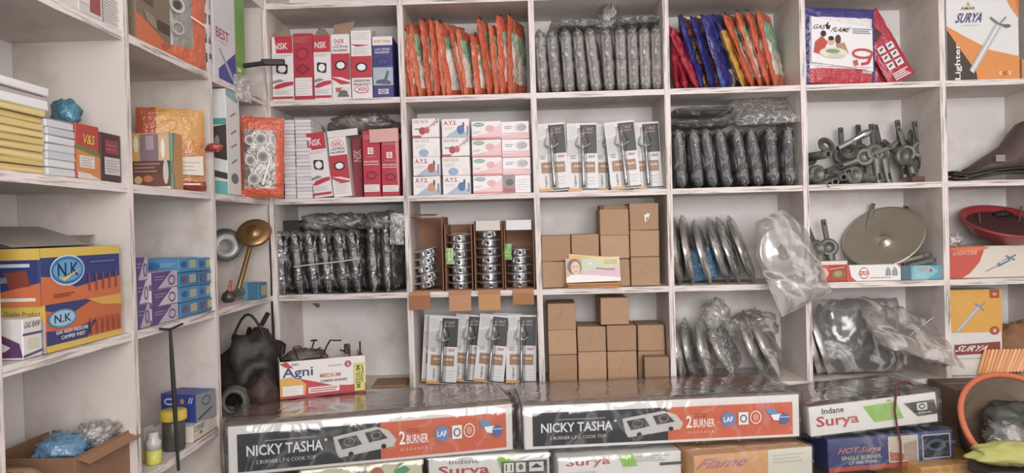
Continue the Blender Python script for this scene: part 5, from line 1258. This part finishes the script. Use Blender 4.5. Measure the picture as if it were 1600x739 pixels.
F = Face(k, (-W_/2, -L/2, h), (W_, 0, 0), (0, 0, -h), (0, -1, 0)); F.r(0, 0, 1, .2, '#d9b53c'); F.p([(.2, .9), (1, .6), (1, 1), (0, 1), (0, .9)], '#d06a35'); F.p([(.62, .42), (.86, .38), (.9, .66), (.68, .7)], '#8a4034'); F.l([(.3, .62), (.66, .54)], .01, '#7f8a9a'); F.lines(.4, .84, .95, .94, 1, '#e0d4cc', .006, 0); F.lines(.3, .26, .9, .33, 1, '#c4cbe0', .006)
k.build('carton_body', o)
k = MB(); k.box((0, 0, 0), (.12, L*.98, .0022), kraft('#9c948a'), Tr(-.02, 0, h+.022) @ Ry(18) , .0006); k.build('top_flap', o)
k = MB(); k.box((0, 0, 0), (.1, .05, .0022), kraft('#8c8378'), Tr(-.02, L/2-.012, h+.013) @ Rx(20), .0006); k.build('top_flap', o)
o.location = (XL-.004-W_/2, (a.y+b.y)/2, zz)
B = lbox(36, 67, 497, XL+.0, S3, .1, '#d6d3d0'); y0 = B.loc[1]-B.d/2
F = B.right; F.t('GAS RAW', .1, .08, .9, .24, '#6a4a5c', skew=.1); F.r(0, .36, 1, .42, '#5a4a74'); F.r(.25, .5, .8, .76, '#c9c4b0'); F.p([(0, .9), (1, .82), (1, .88), (0, .96)], '#5a4a74')
F = B.front; F.p([(0, .3), (.5, .28), (.95, .6), (1, .95), (0, .95)], '#5f3a68'); F.p([(0, .45), (.45, .42), (.8, .7), (.7, .8), (0, .8)], '#d9d6d8')
B.put('carton', 'small white and purple carton in front of the emblem cartons at far left', 'box', base=S3)
# third shelf, middle bay
g1, g2 = 'purple ring cartons on the left third shelf', 'blue cartons on the left third shelf'
def lstack(x0, x1, yt, n, X, d, name, labf, grp, art, cols, jx=.004):
    z = S3; zt = WX((x0+x1)/2, yt, X).z; hh = (zt-z)/n
    for i in range(n):
        B = lbox(x0, x1, yt, X, S3, d, cols[0]); B2 = Box(d, B.d-.001, hh-.001, cols[i % len(cols)], None, .0005); B2.loc = (B.loc[0]+random.uniform(-jx, 0), B.loc[1], z)
        art(B2, i); B2.put(name, labf(i), 'box', grp, random.uniform(-.5, .5), base=z); z += hh
def art_pp(B, i):
    F = B.right; F.p([(0, 0), (.75, 0), (.2, 1), (0, 1)], '#5d4a80'); F.ring(.75, .55, .12, .26, .003, '#4f3d68'); F.lines(.1, .2, .5, .5, 2, '#c0b4c8', .001)
    F = B.front; F.p([(0, .4), (1, .7), (1, 1), (0, 1)], '#5d4a80'); F.ring(.62, .45, .14, .3, .003, '#4f3d68')
def art_bl(B, i):
    F = B.right; F.r(.55, .2, .9, .75, '#b9b890'); F.lines(.58, .26, .86, .7, 3, '#5d7488', .001); F.e(.25, .45, .14, .2, '#35608f' if i % 2 else '#8a5060')
    F = B.front; F.e(.35, .5, .2, .25, '#3a6ea8'); F.lines(.55, .3, .9, .6, 2, '#bcd2e4', .001)
tm = ['lowest', 'middle', 'topmost']
lstack(214, 236, 402, 3, XL-.004, .09, 'purple_carton', lambda i: f'purple and white ring carton, {tm[i]} of the column nearest the partition', g1, art_pp, ['#b3a6b4', '#c4b9c4'])
lstack(238, 280, 424, 3, XL-.002, .1, 'purple_carton', lambda i: f'purple and white ring carton, {tm[i]} of the column beside the blue ones', g1, art_pp, ['#b8abbc', '#c8bec8'])
tm4 = ['lowest', 'second lowest', 'second highest', 'topmost']
lstack(282, 311, 402, 4, XL-.006, .1, 'blue_carton', lambda i: f'bright blue carton, {tm4[i]} of the column next to the purple ones', g2, art_bl, ['#3f7fb0', '#4c8cba'])
lstack(312, 334, 402, 4, XL-.008, .1, 'blue_carton', lambda i: f'bright blue carton, {tm4[i]} of the column beside the second partition', g2, art_bl, ['#41709c', '#4482b2'])
# third shelf, corner bay
DISC = mat('#7d7d7b', .4, .7, .15)
mb = MB(); mb.lathe([(.018, -.004), (.05, -.004), (.052, 0), (.05, .004), (.03, .006), (.018, .004)], DISC, Rx(90), 30)
for i in range(36): a = 2*math.pi*i/36; mb.box((.052*math.cos(a), 0, .052*math.sin(a)), (.004, .006, .004), DISC, None, .001)
o = mb.build('toothed_disc'); setp(o, 'grey toothed metal disc leaning behind the second left partition', 'disc'); P = WY(352, 383, -.1); o.matrix_world = Tr(P.x, -.1, P.z) @ Rz(20) @ Rx(-8)
o = empty('brass_burner', 'long brass burner with round head leaning in the corner bay', 'burner')
BR = mat('#a07c4a', .35, .8, .15)
a, b = WY(371, 457, -.14), WY(397, 364, -.12)
k = MB(); k.tube([a, a.lerp(b, .93), b], [.008, .007, .012], BR, None, 12); st_ = k.build('stem', o)
k = MB(); k.lathe([(0, -.008), (.03, -.012), (.05, -.006), (.0525, .002), (.049, .007), (.03, .0105), (.018, .009), (.016, .013), (0, .014)], BR, Tr(*b) @ Rx(52) @ Ry(6), 30); k.build('burner_head', o)
k = MB(); k.tube([a+Vector((.006, -.02, -.0)), a+Vector((.01, .02, .002))], .013, mat('#8f8a80', .35, .7), None, 14); k.build('end_nut', st_)
mb = MB(); p = WY(357, 449, -.2); mb.tube([p, p+Vector((.004, .01, .045))], [.007, .004], plast('#b93a34'), None, 8); mb.blob(.02, .02, .018, mat('#5a5550', .4, .6), Tr(p.x, p.y, p.z-.004), 3, .3, 3, 16, 10); o = mb.build('regulator'); setp(o, 'small regulator with red lever at the foot of the brass burner', 'regulator'); pose(o, (0, 0, 0), 0, 0, 0, S3)
mb = MB(); B = Box(.05, .05, .05, '#3f7a9c'); B.front.r(.0, 0, .3, 1, '#5f95b4'); B.right.r(.3, .2, .9, .8, '#a8a070'); P = WY(393, 450, -.14); B.loc = (P.x, -.11, S3); B.put('blue_tin', 'small blue and olive carton behind the brass burner stem', 'box', None, -10, base=S3)
# bottom shelf, nearest bay
mb = MB(); mb.lathe([(0, 0), (.07, 0), (.085, .1), (.092, .105), (.09, .112), (.08, .105), (.066, .006), (0, .006)], worn('basket_weave', '#b49a78', '#7d654a', (40, 40, 90), .3, .6), None, 36)
o = mb.build('basket'); setp(o, 'tan woven basket at the bottom left corner', 'basket'); P = WX(12, 700, XL-.02); pose(o, (P.x-.055, P.y, 0), 0, 0, 0, S4+.0); zb = S4
mb = MB(); mb.blob(.05, .05, .03, mat('#8f3c34', .6, 0, .3), None, 8, .4, 3, 18, 12); o = mb.build('red_bundle'); setp(o, 'dull red bundle showing inside the tan basket', 'bundle'); pose(o, (P.x-.055, P.y, 0), 0, 0, 0, S4+.075)
o = empty('open_carton', 'brown open carton holding a blue plastic packet at bottom left', 'box')
k = MB(); wd, dp, h, t = .17, .2, .105, .003
for c, s in (((0, -dp/2, h/2), (wd, t, h)), ((0, dp/2, h/2), (wd, t, h)), ((-wd/2, 0, h/2), (t, dp, h)), ((wd/2, 0, h/2), (t, dp, h)), ((0, 0, t/2), (wd, dp, t))): k.box(c, s, kraft('#8a6448'), None, .0006)
k.build('carton_body', o)
k = MB(); k.box((wd/2+.012, 0, h-.006), (.03, dp*.9, .0025), kraft('#9a714f'), Tr(wd/2, 0, h) @ Ry(20) @ Tr(-wd/2, 0, -h), .0006); k.build('top_flap', o)
P = WX(150, 720, XL-.03); pose(o, (XL-.1, P.y+.01, 0), 0, 0, 0, S4)
mb = MB(); mb.blob(.042, .05, .026, plast('#5a86a8'), None, 3, .4, 2.8, 24, 14); q = mb.build('blue_packet'); setp(q, 'shiny blue plastic packet in the open brown carton at bottom left', 'packet'); P2 = WX(115, 700, XL-.06); pose(q, (XL-.075, o.location.y-.04, 0), 0, 0, 0, S4+.085)
mb = MB(); mb.blob(.04, .045, .026, FILM_HAZY, None, 13, .5, 2.8, 22, 14); q = mb.build('plastic_bag'); setp(q, 'silvery bag beside the blue packet in the open carton', 'plastic bag'); pose(q, (XL-.055, o.location.y+.03, 0), 0, 0, 0, S4+.09)
# bottom shelf, middle bay
B = lbox(302, 342, 655, XL-.004, S4, .1, '#d4cdbc'); F = B.right
F.t('TONE', .12, .15, .42, .34, '#4a4440'); F.l([(.06, .1), (.46, .1), (.46, .38), (.06, .38), (.06, .1)], .0012, '#4a4440'); F.r(0, .94, 1, 1, '#a84048'); F.p([(.7, .04), (.95, .02), (.95, .14), (.72, .16)], '#b05a48'); F.e(.3, .6, .06, .1, '#9a6a50')
B.put('carton', 'cream carton with boxed lettering under the blue carton, bottom left', 'box', base=S4); zz = S4+B.h+.0008
B2 = Box(.105, .075, .07, '#35489a'); B2.loc = (XL-.052, B.loc[1]+.012, zz); F = B2.front
F.ring(.25, .28, .13, .1, .004, '#c9d2e6'); F.e(.62, .25, .06, .1, '#c98a5c'); F.l([(.85, .1), (.8, .32)], .003, '#c9d2e6'); F.l([(.92, .1), (.87, .32)], .003, '#c9d2e6'); F.p([(.1, .75), (.4, .6), (.35, .68), (.15, .9)], '#8fb4d8'); F.r(.4, .5, .75, .95, '#2f3a84')
F = B2.right; F.r(0, 0, 1, 1, '#7f8288'); F.l([(.1, .9), (.8, .6)], .004, '#33344a'); F.ring(.5, .3, .2, .15, .003, '#4a4c58')
B2.put('carton', 'blue carton with grey side on top of the cream one', 'box', None, -14, base=zz)
o = empty('jar', 'dark jar with bright yellow lid on the bottom left shelf', 'jar')
k = MB(); k.lathe([(0, 0), (.024, 0), (.0255, .004), (.0255, .065), (.022, .07), (0, .07)], mat('#4f4a44', .35, 0, .15), None, 24); k.build('jar_body', o)
k = MB(); k.lathe([(0, .07), (.0295, .07), (.0305, .073), (.0305, .09), (.028, .094), (0, .094)], mat('#d0b22c', .4), None, 28); k.build('lid', o)
P = WX(270, 690, XL-.03); pose(o, (XL-.028, WX(272, 690, XL-.028).y, 0), 0, 0, 0, S4)
o = empty('small_bottle', 'small pale bottle with lime yellow lower half beside the jar', 'bottle')
k = MB(); k.lathe([(0, 0), (.015, 0), (.0165, .004), (.0165, .032), (0, .032)], mat('#c3c23c', .4), None, 20); k.build('label_band', o)
k = MB(); k.lathe([(0, .032), (.0165, .032), (.0165, .05), (.011, .058), (.011, .07), (0, .07)], mat('#b9b8b2', .3), None, 20); k.build('bottle_top', o)
pose(o, (XL-.02, WX(240, 700, XL-.02).y, 0), 0, 0, 0, S4)
B = Box(.04, .035, .075, '#a3a09a', None, .0006); B.front.r(0, .6, 1, .9, '#c0a04c'); B.loc = (XL-.065, WX(240, 700, XL-.02).y+.03, S4); B.put('small_carton', 'grey small carton behind the lime bottle', 'box', base=S4)
mb = MB(); X = XL+.008; a, b = WX(266, 517, X), WX(279, 735, X)
mb.tube([a, a.lerp(b, .25), a.lerp(b, .5), b], [.0035, .0052, .0055, .0035], mat('#2c2a29', .5), None, 10)
c0, c1 = WX(250, 514, X), WX(285, 506, X); mb.tube([c0, a+Vector((0, 0, .003)), c1], .003, mat('#2c2a29', .5), None, 8)
c = WX(283, 506, X); o = mb.build('hook_rod'); setp(o, 'black rod with cross bar hanging from the left third shelf edge', 'hook')
# bottom shelf, corner bay
DK = mat('#302c2a', .55, 0, .3, 0, 22, .6)
mb = MB(); mb.blob(.1, .1, .118, DK, None, 51, .28, 2.6, 34, 22); o = mb.build('black_bag'); setp(o, 'bulky black bag stuffed into the corner bay at bottom left', 'bag')
k = MB(); P = WY(385, 520, -.16)
k.tube([(-.05+.1*i/10, -.03, .1+.075*math.sin(math.pi*i/10)) for i in range(11)], .004, mat('#232120', .5), None, 8); k.box((.05, -.03, .16), (.014, .006, .045), mat('#232120', .5), Tr(.05, 0, .16) @ Ry(30) @ Tr(-.05, 0, -.16), .003); k.build('strap', o)
P = WY(396, 570, -.14); pose(o, (P.x, -.14, 0), 0, 0, 0, S4)
mb = MB(); mb.blob(.05, .045, .06, mat('#43302c', .6, 0, .3, 0, 22, .6), None, 55, .3, 2.6, 24, 16); q = mb.build('brown_bundle'); setp(q, 'dark reddish brown bundle in front of the black bag', 'bundle'); P = WY(410, 590, -.25); pose(q, (P.x-.005, -.25, 0), 0, 0, 0, S4)
HO = mat('#5d5850', .55, 0, .15)
mb = MB(); pts = []
for i in range(110):
    a = 2*math.pi*i/22; pts.append((.034*math.cos(a)*(1-.0015*i), -.0035*i/22*1.6, .036*math.sin(a)*(1-.0015*i)+.0))
mb.tube(pts, [.0075 if i % 2 else .0064 for i in range(110)], HO, None, 8); q = mb.build('hose_coil'); setp(q, 'coil of grey ribbed hose beside the second left partition', 'hose'); P = WY(368, 615, -.29); pose(q, (P.x, -.29, 0), 10, 0, 0, S4)
mb = MB(); a, b = WY(424, 530, -.1), WY(440, 556, -.04); mb.tube([a, b], .002, mat('#2b2928', .5), None, 6); q = mb.build('thin_rod'); setp(q, 'thin dark rod sticking out right of the black bag', 'rod')

mb = MB(); mb.blob(.022, .014, .012, plast('#b5452f'), None, 61, .4, 2.6, 18, 12); q = mb.build('red_wrapper'); setp(q, 'small red wrapper end poking past the second left partition', 'wrapper'); P = WX(335, 231, XL+.014); q.location = (XL+.014, P.y, P.z)
